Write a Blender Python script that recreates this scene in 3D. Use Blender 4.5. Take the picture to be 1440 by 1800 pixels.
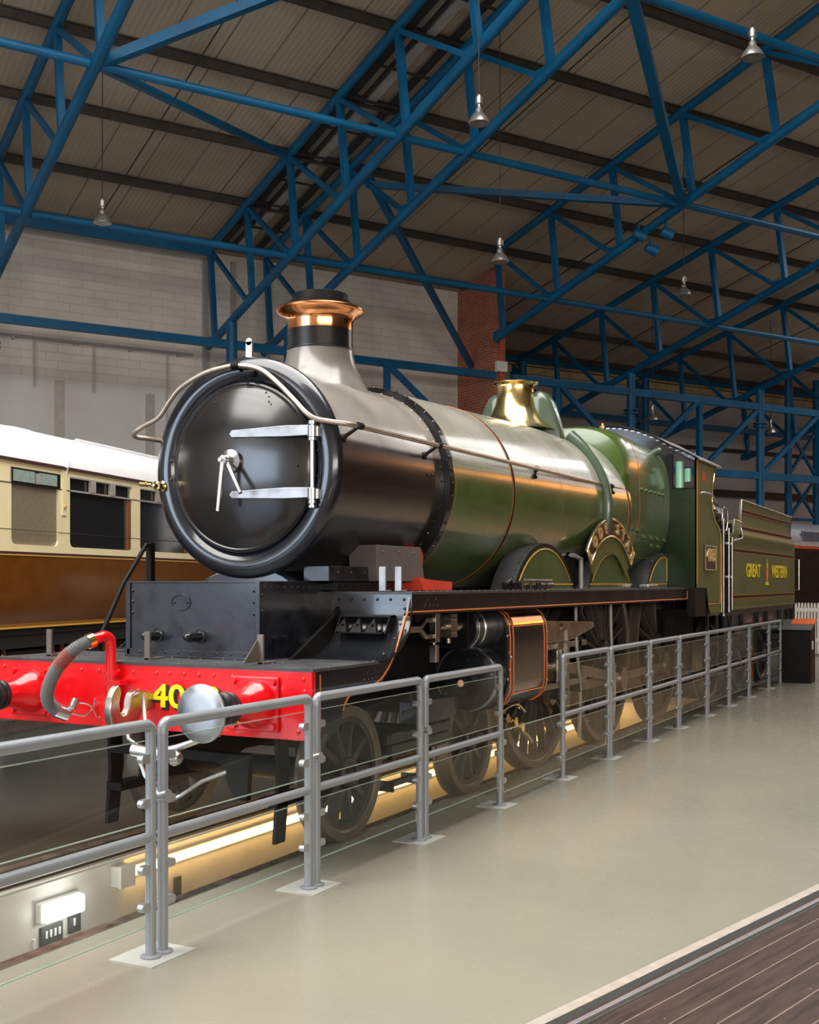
import bpy, math, random
from mathutils import Matrix, Vector
random.seed(7)
for o in list(bpy.data.objects): bpy.data.objects.remove(o)
sc = bpy.context.scene
col = sc.collection
pi = math.pi
R = math.radians

# ------------------------------------------------------------------ camera
CX, CY, EYE = -6.089, -5.05, 1.854
HEAD = math.atan(1055/2030)                     # heading towards +y from the engine's axis
cam_d = bpy.data.cameras.new('camera'); cam = bpy.data.objects.new('camera', cam_d); col.objects.link(cam)
cam_d.sensor_fit = 'VERTICAL'; cam_d.sensor_height = 36.0; cam_d.lens = 2030/1800*36
cam_d.shift_y = 125/1800
cam.location = (CX, CY, EYE); cam.rotation_euler = (pi/2, 0, HEAD - pi/2)
sc.camera = cam
# ------------------------------------------------------------------ hall frame: x along the far wall, y towards it
HALL = Matrix.Translation((CX, CY, 0)) @ Matrix.Rotation(HEAD - R(58.2), 4, 'Z')
ID = Matrix.Identity(4)
# ------------------------------------------------------------------ world and light
wd = bpy.data.worlds.new('world'); sc.world = wd; wd.use_nodes = True
wd.node_tree.nodes['Background'].inputs[0].default_value = (0.60, 0.66, 0.75, 1)
wd.node_tree.nodes['Background'].inputs[1].default_value = 0.35
sc.view_settings.view_transform = 'Standard'; sc.view_settings.look = 'None'
sc.view_settings.gamma = 1; sc.view_settings.use_curve_mapping = False
sc.view_settings.exposure = -0.25
def area(name, loc, rot, sx, sy, power, colr, frame=HALL, spread=180):
    d = bpy.data.lights.new(name, 'AREA'); d.shape = 'RECTANGLE'; d.size = sx; d.size_y = sy; d.energy = power; d.color = colr
    d.spread = R(spread)
    o = bpy.data.objects.new(name, d); col.objects.link(o)
    o.matrix_world = frame @ Matrix.Translation(loc) @ Matrix.Rotation(rot[2],4,'Z') @ Matrix.Rotation(rot[1],4,'Y') @ Matrix.Rotation(rot[0],4,'X')
    return o
area('ridge_daylight', (-3.5, 7.6, 15.3), (0,0,0), 31, 11.0, 12500, (1.0, 0.97, 0.92))
area('entrance_daylight', (-17.5, 4, 4.6), (0, R(-90), 0), 6, 11, 2000, (0.62, 0.78, 1.0))  # unseen panel added for the bluish highlights on the smokebox front
area('gallery_daylight', (-3, -19.5, 5.2), (R(96), 0, 0), 27, 3.4, 4600, (1.0, 0.90, 0.78))  # unseen fill panel added to brighten the back wall and roof
area('rooflight_daylight', (42, 18, 12.86), (R(-11.3),0,0), 17, 15, 1900, (1.0, 0.96, 0.92))  # unseen panel added for the white reflection along the boiler shoulder
area('rooflight_lamps', (56, 17.5, 12.96), (R(-11.3),0,0), 9, 15, 4600, (1.0, 0.36, 0.08))  # unseen orange panel added for the warm bands on the boiler
area('rooflight_daylight_b', (29, 15.7, 13.32), (R(-11.3),0,0), 9, 4.6, 1100, (1.0, 0.96, 0.92))  # added too, widening that white shoulder reflection
area('rooflight_daylight_c', (31.6, 20.2, 12.42), (R(-11.3),0,0), 3.8, 4.2, 420, (1.0, 0.96, 0.92))  # small extra panel added for the same white band
area('far_window_daylight', (53, 32.8, 5.8), (R(-90),0,0), 19, 7, 500, (0.97, 0.97, 1.0))  # unseen panel added for a pale reflection on the boiler top

# ------------------------------------------------------------------ materials
def mat(name, c, rough=.5, metal=0., coat=0., var=.12, scale=4., bump=0., bscale=60., rvar=0., spec=.5, trans=0., emit=None, es=0., ior=1.5):
    m = bpy.data.materials.new(name); m.use_nodes = True; nt = m.node_tree; b = nt.nodes['Principled BSDF']
    b.inputs['Roughness'].default_value = rough; b.inputs['Metallic'].default_value = metal
    b.inputs['Coat Weight'].default_value = coat; b.inputs['Coat Roughness'].default_value = .08
    b.inputs['Specular IOR Level'].default_value = spec; b.inputs['Transmission Weight'].default_value = trans; b.inputs['IOR'].default_value = ior
    b.inputs['Base Color'].default_value = (*c, 1)
    if emit: b.inputs['Emission Color'].default_value = (*emit, 1); b.inputs['Emission Strength'].default_value = es
    if var or bump or rvar:
        tc = nt.nodes.new('ShaderNodeTexCoord')
        n = nt.nodes.new('ShaderNodeTexNoise'); n.inputs['Scale'].default_value = scale; n.inputs['Detail'].default_value = 5
        nt.links.new(tc.outputs['Object'], n.inputs['Vector'])
        if var:
            r = nt.nodes.new('ShaderNodeValToRGB')
            r.color_ramp.elements[0].position = .3; r.color_ramp.elements[1].position = .7
            r.color_ramp.elements[0].color = (*[x*(1-var) for x in c], 1); r.color_ramp.elements[1].color = (*[min(1, x*(1+var)) for x in c], 1)
            nt.links.new(n.outputs['Fac'], r.inputs['Fac']); nt.links.new(r.outputs['Color'], b.inputs['Base Color'])
        if rvar:
            mr = nt.nodes.new('ShaderNodeMapRange'); mr.inputs['To Min'].default_value = max(0.02, rough-rvar); mr.inputs['To Max'].default_value = rough+rvar
            mr.inputs['From Min'].default_value = .3; mr.inputs['From Max'].default_value = .7
            nt.links.new(n.outputs['Fac'], mr.inputs['Value']); nt.links.new(mr.outputs['Result'], b.inputs['Roughness'])
        if bump:
            n2 = nt.nodes.new('ShaderNodeTexNoise'); n2.inputs['Scale'].default_value = bscale; n2.inputs['Detail'].default_value = 3
            nt.links.new(tc.outputs['Object'], n2.inputs['Vector'])
            bp = nt.nodes.new('ShaderNodeBump'); bp.inputs['Strength'].default_value = bump; bp.inputs['Distance'].default_value = .01
            nt.links.new(n2.outputs['Fac'], bp.inputs['Height']); nt.links.new(bp.outputs['Normal'], b.inputs['Normal'])
    return m
def N(m, t, **kw):
    n = m.node_tree.nodes.new(t)
    for k, v in kw.items():
        if k.startswith('i_'): n.inputs[k[2:].replace('_', ' ')].default_value = v
        else: setattr(n, k, v)
    return n
def L(m, a, b): m.node_tree.links.new(a, b)
def bsdf(m): return m.node_tree.nodes['Principled BSDF']

black = mat('black_gloss', (.010,.011,.014), .20, coat=.4, rvar=.06, scale=3)
blackf = mat('black_frames', (.006,.005,.005), .55, spec=.18, rvar=.1, bump=.1)
sbox = mat('smokebox_black', (.010,.009,.009), .24, coat=.5, rvar=.06, scale=2.5, bump=.02, bscale=9)
ringm = mat('door_black', (.010,.012,.018), .20, coat=.5, rvar=.05)
plate = mat('footplate_grey', (.045,.045,.048), .42, var=.25, rvar=.12, bump=.08)
boxm = mat('worn_black', (.012,.013,.018), .33, coat=.2, var=.5, scale=6, rvar=.12, bump=.08, bscale=20)
green = mat('locomotive_green', (.045,.085,.012), .27, coat=.6, rvar=.05, var=.18, scale=2.5, bump=.03, bscale=7)
greent = mat('tender_green', (.110,.118,.034), .5, rvar=.07, var=.15, scale=3, spec=.35)
greend = mat('dark_green', (.004,.016,.004), .3, coat=.3)
gbrown = mat('safety_green', (.055,.085,.055), .28, coat=.4)
lining2 = mat('boiler_lining', (.36,.11,.025), .4, var=0)
orange = mat('orange_lining', (.62,.15,.02), .4, var=0)
redm = mat('signal_red', (.72,.004,.008), .22, coat=.5, var=.08, rvar=.05)
redb = mat('bracket_red', (.60,.05,.03), .4)
yellow = mat('number_yellow', (.95,.76,.005), .4, var=0)
shadow_ink = mat('number_shading_black', (.01,.01,.01), .4, var=0)
copper = mat('polished_copper', (.83,.36,.15), .16, metal=1, var=.12, rvar=.05)
brass = mat('polished_brass', (.86,.66,.30), .16, metal=1, var=.08, rvar=.05)
steel = mat('polished_steel', (.50,.50,.51), .30, metal=1, var=.12, rvar=.08)
steelb = mat('buffer_steel', (.42,.44,.47), .46, metal=1, var=.2, scale=8, rvar=.12)
motion = mat('motion_steel', (.46,.41,.36), .32, metal=1, var=.25, scale=6, rvar=.1)
rail_steel = mat('handrail_bronze', (.50,.42,.34), .32, metal=.85, var=.15)
tyre = mat('wheel_tyre_steel', (.20,.17,.14), .38, metal=.7, var=.2, rvar=.1)
spokem = mat('wheel_centre', (.040,.034,.029), .42, coat=.1, var=.2)
rubber = mat('rubber_black', (.012,.012,.013), .3, var=0)
hosem = mat('hose_grey', (.11,.115,.12), .6, var=.2)
hoser = mat('hose_wrap_red', (.22,.045,.03), .6)
bluep = mat('truss_blue', (.001,.082,.185), .45, var=.2, scale=1.3, rvar=.06, spec=.35)
purl = mat('purlin_brown', (.045,.036,.028), .6, var=.25)
grille = mat('fence_grey', (.25,.272,.30), .38, metal=.25, var=.06, rvar=.05)
clampm = mat('clamp_satin', (.42,.44,.46), .33, metal=.75, var=.05)
padm = mat('base_plate_paint', (.36,.37,.34), .5, var=.1)
white = mat('white_paint', (.72,.71,.68), .5, var=.05)
whitepk = mat('picket_white', (.78,.75,.68), .5, var=.06)
cream = mat('coach_cream', (.84,.72,.44), .28, coat=.4, var=.04)
choc = mat('coach_brown', (.145,.048,.006), .18, coat=.6, var=.10, rvar=.04)
roofw = mat('coach_roof_white', (.86,.86,.88), .42, var=.03)
gold = mat('coach_gold_line', (.60,.33,.05), .35, var=0)
maroon = mat('coach_dark_line', (.05,.012,.014), .4, var=0)
wood = mat('varnished_wood', (.22,.07,.02), .35, coat=.3, var=.3, scale=8)
glassd = mat('dark_window_glass', (.010,.013,.016), .05, coat=.6, var=0)
frost = mat('obscured_glass', (.20,.165,.11), .30, var=.25, scale=60, bump=.5, bscale=120)
vent = mat('vent_glass', (.26,.33,.30), .3, var=.2, scale=20)
undf = mat('underframe_black', (.012,.010,.010), .6)
lampm = mat('lamp_aluminium', (.42,.40,.37), .3, metal=.85, var=.1)
lamplens = mat('lamp_glass', (.16,.17,.14), .15, coat=.5, var=.1)
conduit = mat('galvanised_conduit', (.40,.38,.35), .5, metal=.3)
cable = mat('black_cable', (.02,.018,.016), .7, var=0)
greyb = mat('grey_vehicle_roof', (.20,.22,.26), .35, coat=.2)
greyw = mat('grey_vehicle_window', (.09,.10,.13), .2)
orangep = mat('stand_orange', (.80,.16,.03), .4, var=.05)
labelw = mat('label_white', (.8,.8,.8), .5, var=0)
label_dk = mat('label_grey', (.09,.095,.10), .5, var=0)
led = mat('warm_led_tube', (.9,.8,.6), .4, var=0, emit=(1.0,.55,.16), es=22)
bulk = mat('bulkhead_diffuser', (.9,.9,.9), .4, var=0, emit=(1.0,.99,.96), es=16)
seat_blue = mat('display_blue', (.02,.03,.28), .5)
teal = mat('cab_lamp_green', (.20,.42,.30), .35, coat=.3)

for m_, w_, cr_ in ((green,.08,.12),(sbox,.05,.14)):
    bsdf(m_).inputs['Sheen Weight'].default_value = w_; bsdf(m_).inputs['Sheen Roughness'].default_value = .35; bsdf(m_).inputs['Coat Roughness'].default_value = cr_
def dust_glare(src, name, lo=.35, hi=.85):
    # roof reflection and settled dust mixed into the colour of the upper half
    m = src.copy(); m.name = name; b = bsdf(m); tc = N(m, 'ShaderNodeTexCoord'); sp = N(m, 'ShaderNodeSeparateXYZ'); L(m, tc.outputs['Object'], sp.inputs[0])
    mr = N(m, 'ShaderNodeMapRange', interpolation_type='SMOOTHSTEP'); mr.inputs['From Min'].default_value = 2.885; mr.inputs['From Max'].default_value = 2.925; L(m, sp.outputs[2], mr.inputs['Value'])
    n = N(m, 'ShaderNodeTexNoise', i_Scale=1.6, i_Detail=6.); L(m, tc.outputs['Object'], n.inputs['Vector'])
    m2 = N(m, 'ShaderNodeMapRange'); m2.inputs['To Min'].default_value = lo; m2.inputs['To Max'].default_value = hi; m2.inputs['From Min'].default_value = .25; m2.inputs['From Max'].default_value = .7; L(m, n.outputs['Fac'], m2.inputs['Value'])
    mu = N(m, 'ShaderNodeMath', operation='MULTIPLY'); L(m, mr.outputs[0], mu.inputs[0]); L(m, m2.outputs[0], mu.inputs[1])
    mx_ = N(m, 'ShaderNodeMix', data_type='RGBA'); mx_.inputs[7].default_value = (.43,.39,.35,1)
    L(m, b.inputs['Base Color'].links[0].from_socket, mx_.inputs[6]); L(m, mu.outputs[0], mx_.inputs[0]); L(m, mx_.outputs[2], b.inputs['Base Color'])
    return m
green_d = dust_glare(green, 'dusty_green'); sbox_d = dust_glare(sbox, 'dusty_smokebox_black'); base_d = dust_glare(sbox, 'dusty_chimney_base', .05, .55)
floor_shade = mat('dark_floor_paint', (.040,.038,.032), .22, var=.2, scale=.5, rvar=.08, bump=.04, bscale=30)  # shade beyond the pit, put into the floor colour
# clear fence glass
gl = bpy.data.materials.new('clear_glass'); gl.use_nodes = True
nt = gl.node_tree; nt.nodes.clear()
out = nt.nodes.new('ShaderNodeOutputMaterial'); mx = nt.nodes.new('ShaderNodeMixShader')
tr = nt.nodes.new('ShaderNodeBsdfTransparent'); tr.inputs[0].default_value = (.95,.97,.96,1)
gs = nt.nodes.new('ShaderNodeBsdfGlossy'); gs.inputs['Roughness'].default_value = .03; gs.inputs[0].default_value = (.55,.60,.58,1)
fr = nt.nodes.new('ShaderNodeFresnel'); fr.inputs[0].default_value = 1.5
geo = nt.nodes.new('ShaderNodeNewGeometry'); inv = nt.nodes.new('ShaderNodeMath'); inv.operation = 'SUBTRACT'; inv.inputs[0].default_value = 1
mul = nt.nodes.new('ShaderNodeMath'); mul.operation = 'MULTIPLY'
nt.links.new(geo.outputs['Backfacing'], inv.inputs[1]); nt.links.new(inv.outputs[0], mul.inputs[0]); nt.links.new(fr.outputs[0], mul.inputs[1]); nt.links.new(mul.outputs[0], mx.inputs[0]); nt.links.new(tr.outputs[0], mx.inputs[1]); nt.links.new(gs.outputs[0], mx.inputs[2]); nt.links.new(mx.outputs[0], out.inputs[0])
gedge = mat('glass_edge', (.30,.42,.36), .15, var=0, coat=.5)

# polished painted concrete floor
floorm = mat('painted_concrete', (.225,.215,.170), .24, var=0)
def floor_nodes(m):
    b = bsdf(m); tc = N(m, 'ShaderNodeTexCoord')
    n1 = N(m, 'ShaderNodeTexNoise', i_Scale=.35, i_Detail=4.); n2 = N(m, 'ShaderNodeTexNoise', i_Scale=14., i_Detail=6.)
    for n in (n1, n2): L(m, tc.outputs['Object'], n.inputs['Vector'])
    r = N(m, 'ShaderNodeValToRGB'); e = r.color_ramp.elements
    e[0].position = .35; e[0].color = (.200,.200,.160,1); e[1].position = .68; e[1].color = (.265,.245,.195,1)
    L(m, n1.outputs['Fac'], r.inputs['Fac'])
    mp = N(m, 'ShaderNodeMapping'); mp.inputs['Rotation'].default_value = (0,0,.5); mp.inputs['Scale'].default_value = (.6,9,1)
    L(m, tc.outputs['Object'], mp.inputs['Vector'])
    v = N(m, 'ShaderNodeTexVoronoi', feature='DISTANCE_TO_EDGE', i_Scale=.9); n3 = N(m, 'ShaderNodeTexNoise', i_Scale=1.4, i_Detail=3.)
    L(m, tc.outputs['Object'], n3.inputs['Vector'])
    ad = N(m, 'ShaderNodeVectorMath', operation='ADD'); L(m, mp.outputs[0], ad.inputs[0]); L(m, n3.outputs['Color'], ad.inputs[1]); L(m, ad.outputs[0], v.inputs['Vector'])
    lt = N(m, 'ShaderNodeMath', operation='LESS_THAN'); lt.inputs[1].default_value = .006; L(m, v.outputs['Distance'], lt.inputs[0])
    gt = N(m, 'ShaderNodeMath', operation='GREATER_THAN'); gt.inputs[1].default_value = .75; L(m, n2.outputs['Fac'], gt.inputs[0])
    mu = N(m, 'ShaderNodeMath', operation='MULTIPLY'); L(m, lt.outputs[0], mu.inputs[0]); L(m, gt.outputs[0], mu.inputs[1])
    mixc = N(m, 'ShaderNodeMix', data_type='RGBA'); mixc.inputs[7].default_value = (.36,.34,.28,1)
    L(m, mu.outputs[0], mixc.inputs[0]); L(m, r.outputs['Color'], mixc.inputs[6]); L(m, mixc.outputs[2], b.inputs['Base Color'])
    mr = N(m, 'ShaderNodeMapRange'); mr.inputs['To Min'].default_value = .17; mr.inputs['To Max'].default_value = .33
    L(m, n2.outputs['Fac'], mr.inputs['Value']); L(m, mr.outputs[0], b.inputs['Roughness'])
    bp = N(m, 'ShaderNodeBump'); bp.inputs['Strength'].default_value = .06; bp.inputs['Distance'].default_value = .01
    L(m, n2.outputs['Fac'], bp.inputs['Height']); L(m, bp.outputs[0], b.inputs['Normal'])
floor_nodes(floorm)
def brickmat(name, c1, c2, mort, bw, bh, ms, rough=.8, axis='XZ', bump=.4):
    m = mat(name, c1, rough, var=0); b = bsdf(m); tc = N(m, 'ShaderNodeTexCoord'); sp = N(m, 'ShaderNodeSeparateXYZ'); cb_ = N(m, 'ShaderNodeCombineXYZ')
    L(m, tc.outputs['Object'], sp.inputs[0])
    if axis == 'XYZ':
        a = N(m, 'ShaderNodeMath', operation='ADD'); L(m, sp.outputs[0], a.inputs[0]); L(m, sp.outputs[1], a.inputs[1]); L(m, a.outputs[0], cb_.inputs[0])
    else: L(m, sp.outputs[0], cb_.inputs[0])
    L(m, sp.outputs[2], cb_.inputs[1])
    br = N(m, 'ShaderNodeTexBrick', i_Scale=1., i_Mortar_Size=ms, i_Brick_Width=bw, i_Row_Height=bh, i_Bias=0.)
    br.inputs['Color1'].default_value = (*c1,1); br.inputs['Color2'].default_value = (*c2,1); br.inputs['Mortar'].default_value = (*mort,1)
    L(m, cb_.outputs[0], br.inputs['Vector'])
    n = N(m, 'ShaderNodeTexNoise', i_Scale=1.2, i_Detail=6.); L(m, tc.outputs['Object'], n.inputs['Vector'])
    mr = N(m, 'ShaderNodeMapRange'); mr.inputs['To Min'].default_value = .78; mr.inputs['To Max'].default_value = 1.2; L(m, n.outputs['Fac'], mr.inputs['Value'])
    vm = N(m, 'ShaderNodeVectorMath', operation='SCALE'); L(m, br.outputs['Color'], vm.inputs[0]); L(m, mr.outputs[0], vm.inputs['Scale']); L(m, vm.outputs[0], b.inputs['Base Color'])
    bp = N(m, 'ShaderNodeBump'); bp.inputs['Strength'].default_value = bump; bp.inputs['Distance'].default_value = .01; bp.invert = True
    L(m, br.outputs['Fac'], bp.inputs['Height']); L(m, bp.outputs[0], b.inputs['Normal'])
    return m
blockm = brickmat('painted_blockwork', (.60,.55,.49), (.63,.58,.52), (.49,.45,.40), .60, .21, .010)
brickm = brickmat('red_brick', (.46,.105,.05), (.32,.07,.035), (.34,.24,.17), .235, .085, .012, axis='XYZ')
rend = mat('grey_render', (.58,.56,.53), .7, var=.06, scale=.8)
rendr = mat('far_wall_render', (.36,.34,.33), .8, var=.1, scale=.5)
endw = mat('end_wall_dark', (.045,.038,.035), .8, var=.1, scale=.5)
pitw = mat('pit_wall_white', (.66,.64,.60), .5, var=.05)
board = mat('eaves_board', (.42,.32,.17), .6, var=.2)
def deckmat():
    m = mat('roof_deck', (.30,.25,.20), .65, var=0); b = bsdf(m); tc = N(m, 'ShaderNodeTexCoord'); sp = N(m, 'ShaderNodeSeparateXYZ'); L(m, tc.outputs['Object'], sp.inputs[0])
    # wide sheet joints along the slope
    d = N(m, 'ShaderNodeMath', operation='MULTIPLY'); d.inputs[1].default_value = .98; L(m, sp.outputs[0], d.inputs[0])
    fr_ = N(m, 'ShaderNodeMath', operation='FRACT'); L(m, d.outputs[0], fr_.inputs[0])
    lt = N(m, 'ShaderNodeMath', operation='LESS_THAN'); lt.inputs[1].default_value = .035; L(m, fr_.outputs[0], lt.inputs[0])
    n = N(m, 'ShaderNodeTexNoise', i_Scale=.5, i_Detail=5.); L(m, tc.outputs['Object'], n.inputs['Vector'])
    r = N(m, 'ShaderNodeValToRGB'); e = r.color_ramp.elements; e[0].position=.3; e[0].color=(.35,.28,.205,1); e[1].position=.7; e[1].color=(.43,.35,.265,1)
    L(m, n.outputs['Fac'], r.inputs['Fac'])
    mx_ = N(m, 'ShaderNodeMix', data_type='RGBA'); mx_.inputs[7].default_value = (.17,.13,.10,1)
    L(m, lt.outputs[0], mx_.inputs[0]); L(m, r.outputs['Color'], mx_.inputs[6]); L(m, mx_.outputs[2], b.inputs['Base Color'])
    w = N(m, 'ShaderNodeMath', operation='MULTIPLY'); w.inputs[1].default_value = 2*pi/.12; L(m, sp.outputs[0], w.inputs[0])
    s = N(m, 'ShaderNodeMath', operation='SINE'); L(m, w.outputs[0], s.inputs[0])
    bp = N(m, 'ShaderNodeBump'); bp.inputs['Strength'].default_value = .18; bp.inputs['Distance'].default_value = .012; L(m, s.outputs[0], bp.inputs['Height']); L(m, bp.outputs[0], b.inputs['Normal'])
    return m
deck = deckmat()
def plankmat():
    m = mat('dark_planks', (.05,.028,.02), .5, var=0, spec=.3); b = bsdf(m); tc = N(m, 'ShaderNodeTexCoord'); sp = N(m, 'ShaderNodeSeparateXYZ'); L(m, tc.outputs['Object'], sp.inputs[0])
    d = N(m, 'ShaderNodeMath', operation='DIVIDE'); d.inputs[1].default_value = .15; L(m, sp.outputs[1], d.inputs[0])
    fr_ = N(m, 'ShaderNodeMath', operation='FRACT'); L(m, d.outputs[0], fr_.inputs[0])
    lt = N(m, 'ShaderNodeMath', operation='LESS_THAN'); lt.inputs[1].default_value = .035; L(m, fr_.outputs[0], lt.inputs[0])
    mp = N(m, 'ShaderNodeMapping'); mp.inputs['Scale'].default_value = (1.5, 14, 1); L(m, tc.outputs['Object'], mp.inputs['Vector'])
    n = N(m, 'ShaderNodeTexNoise', i_Scale=2., i_Detail=8., i_Roughness=.65); L(m, mp.outputs[0], n.inputs['Vector'])
    r = N(m, 'ShaderNodeValToRGB'); e = r.color_ramp.elements; e[0].position=.35; e[0].color=(.026,.016,.013,1); e[1].position=.72; e[1].color=(.072,.045,.037,1)
    L(m, n.outputs['Fac'], r.inputs['Fac'])
    n2 = N(m, 'ShaderNodeTexNoise', i_Scale=26., i_Detail=3.); L(m, tc.outputs['Object'], n2.inputs['Vector'])
    gt = N(m, 'ShaderNodeMath', operation='GREATER_THAN'); gt.inputs[1].default_value = .75; L(m, n2.outputs['Fac'], gt.inputs[0])
    m1 = N(m, 'ShaderNodeMix', data_type='RGBA'); m1.inputs[7].default_value = (.22,.16,.13,1); L(m, gt.outputs[0], m1.inputs[0]); L(m, r.outputs['Color'], m1.inputs[6])
    m2 = N(m, 'ShaderNodeMix', data_type='RGBA'); m2.inputs[7].default_value = (.25,.18,.15,1); L(m, lt.outputs[0], m2.inputs[0]); L(m, m1.outputs[2], m2.inputs[6]); L(m, m2.outputs[2], b.inputs['Base Color'])
    return m
planks = plankmat(); edge = mat('edge_strip_paint', (.33,.29,.25), .6, var=.15, scale=12); railh = mat('bright_rail', (.55,.53,.57), .38, metal=.9, var=.05)
matb = mat('matt_black_line', (.012,.008,.006), .7, var=0, spec=.2)

# ------------------------------------------------------------------ mesh helper
ORG = {}; FR = {}
def V(*a): return Vector(a)
def basis(d):
    d = Vector(d).normalized(); u = Vector((0,0,1)) if abs(d.z) < .95 else Vector((1,0,0))
    a = d.cross(u).normalized(); b = a.cross(d).normalized(); return d, a, b
class M:
    def __init__(s): s.v = []; s.f = []
    def add(s, vs, fs):
        k = len(s.v); s.v += [tuple(p) for p in vs]; s.f += [tuple(i+k for i in f) for f in fs]; return s
    def box(s, x0, x1, y0, y1, z0, z1):
        p = [(x,y,z) for z in (z0,z1) for y in (y0,y1) for x in (x0,x1)]
        return s.add(p, [(0,2,3,1),(4,5,7,6),(0,1,5,4),(2,6,7,3),(0,4,6,2),(1,3,7,5)])
    def bar(s, p0, p1, w, h=None):                                # box section; w sideways, h upwards
        h = w if h is None else h; d, a, b = basis(Vector(p1)-Vector(p0)); p = []
        for q in (Vector(p0), Vector(p1)):
            for (i,j) in ((-1,-1),(1,-1),(1,1),(-1,1)): p.append(q + a*(i*w/2) + b*(j*h/2))
        return s.add(p, [(0,1,2,3),(7,6,5,4),(0,4,5,1),(1,5,6,2),(2,6,7,3),(3,7,4,0)])
    def cyl(s, p0, p1, r0, r1=None, n=20, cap=True):
        r1 = r0 if r1 is None else r1; p0 = Vector(p0); p1 = Vector(p1); d, a, b = basis(p1-p0)
        ring = lambda c, r: [c + a*(r*math.cos(2*pi*i/n)) + b*(r*math.sin(2*pi*i/n)) for i in range(n)]
        A = ring(p0, r0); B = ring(p1, r1); s.add(A+B, [(i, (i+1)%n, n+(i+1)%n, n+i) for i in range(n)])
        if cap: s.add(A+B, [tuple(range(n-1,-1,-1)), tuple(range(n, 2*n))])
        return s
    def tube(s, pts, r, n=10, closed=False, rs=None):
        pts = [Vector(p) for p in pts]; m = len(pts); fr = None; rings = []
        for i, p in enumerate(pts):
            t = (pts[(i+1)%m]-pts[i-1]) if closed else (pts[min(i+1,m-1)]-pts[max(i-1,0)])
            t.normalize()
            if fr is None: fr = basis(t)[1]
            fr = (fr - t*fr.dot(t)).normalized(); b = t.cross(fr); q = rs[i] if rs else r
            rings.append([p + fr*(q*math.cos(2*pi*k/n)) + b*(q*math.sin(2*pi*k/n)) for k in range(n)])
        vs = [x for g in rings for x in g]; fs = []
        for i in range(m if closed else m-1):
            j = (i+1) % m
            fs += [(i*n+k, i*n+(k+1)%n, j*n+(k+1)%n, j*n+k) for k in range(n)]
        if not closed: fs += [tuple(range(n-1,-1,-1)), tuple((m-1)*n+k for k in range(n))]
        return s.add(vs, fs)
    def lathe(s, prof, o, axis=(0,0,1), n=48, sy=1.):             # prof: (t along axis, radius)
        o = Vector(o); d, a, b = basis(axis); vs = []; fs = []; m = len(prof)
        for t, r in prof:
            r = max(r, .0004)
            vs += [o + d*t + a*(r*math.cos(2*pi*k/n)) + b*(r*math.sin(2*pi*k/n)) for k in range(n)]
        for i in range(m-1): fs += [(i*n+k, i*n+(k+1)%n, (i+1)*n+(k+1)%n, (i+1)*n+k) for k in range(n)]
        return s.add(vs, fs)
    def prism(s, poly, vec):
        vec = Vector(vec); n = len(poly); A = [Vector(p) for p in poly]; B = [p+vec for p in A]
        return s.add(A+B, [tuple(range(n-1,-1,-1)), tuple(range(n,2*n))] + [(i,(i+1)%n,n+(i+1)%n,n+i) for i in range(n)])
    def strip(s, top, bot, vec):                                  # prism between two polylines
        vec = Vector(vec); n = len(top); A = [Vector(p) for p in top]; B = [Vector(p) for p in bot]
        vs = A + B + [p+vec for p in A] + [p+vec for p in B]; fs = []
        for i in range(n-1):
            fs += [(i,i+1,n+i+1,n+i), (2*n+i,3*n+i,3*n+i+1,2*n+i+1), (i,2*n+i,2*n+i+1,i+1), (n+i,n+i+1,3*n+i+1,3*n+i)]
        fs += [(0,n,3*n,2*n), (n-1,3*n-1,4*n-1,2*n-1)]
        return s.add(vs, fs)
    def rivet(s, p, nrm, r=.011, h=None):
        h = h or r*.75; p = Vector(p); d, a, b = basis(nrm); n = 8; vs = []
        for (q, t) in ((r,0),(r*.72,h*.7),(r*.1,h)): vs += [p + d*t + a*(q*math.cos(2*pi*k/n)) + b*(q*math.sin(2*pi*k/n)) for k in range(n)]
        fs = [(i*n+k, i*n+(k+1)%n, (i+1)*n+(k+1)%n, (i+1)*n+k) for i in range(2) for k in range(n)] + [tuple(2*n+k for k in range(n))]
        return s.add(vs, fs)
    def loft(s, rings, cap=True, closed=True):
        n = len(rings[0]); m = len(rings); vs = [p for g in rings for p in g]; fs = []
        for i in range(m-1): fs += [(i*n+k, i*n+(k+1)%n, (i+1)*n+(k+1)%n, (i+1)*n+k) for k in range(n if closed else n-1)]
        if cap: fs += [tuple(range(n-1,-1,-1)), tuple((m-1)*n+k for k in range(n))]
        return s.add(vs, fs)
    def mesh(s, org):
        me = bpy.data.meshes.new('m'); o = Vector(org)
        me.from_pydata([tuple(Vector(p)-o) for p in s.v], [], s.f)
        import bmesh
        bm = bmesh.new(); bm.from_mesh(me); bmesh.ops.recalc_face_normals(bm, faces=bm.faces); bm.to_mesh(me); bm.free()
        me.polygons.foreach_set('use_smooth', [True]*len(me.polygons)); me.set_sharp_from_angle(angle=R(38))
        return me
    def build(s, name, m, parent=None, frame=ID, bevel=0, org=None):
        if parent is not None: org = ORG[parent.name]
        elif org is None:
            xs = [p[0] for p in s.v]; ys = [p[1] for p in s.v]; zs = [p[2] for p in s.v]
            org = ((min(xs)+max(xs))/2, (min(ys)+max(ys))/2, min(zs))
        me = s.mesh(org); me.materials.append(m); o = bpy.data.objects.new(name, me); col.objects.link(o); me.name = name
        if parent is not None: o.parent = parent
        else: o.matrix_world = frame @ Matrix.Translation(org)
        ORG[o.name] = org
        if bevel:
            b = o.modifiers.new('bevel', 'BEVEL'); b.width = bevel; b.segments = 2; b.limit_method = 'ANGLE'; b.angle_limit = R(40); b.harden_normals = True
        return o
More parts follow.
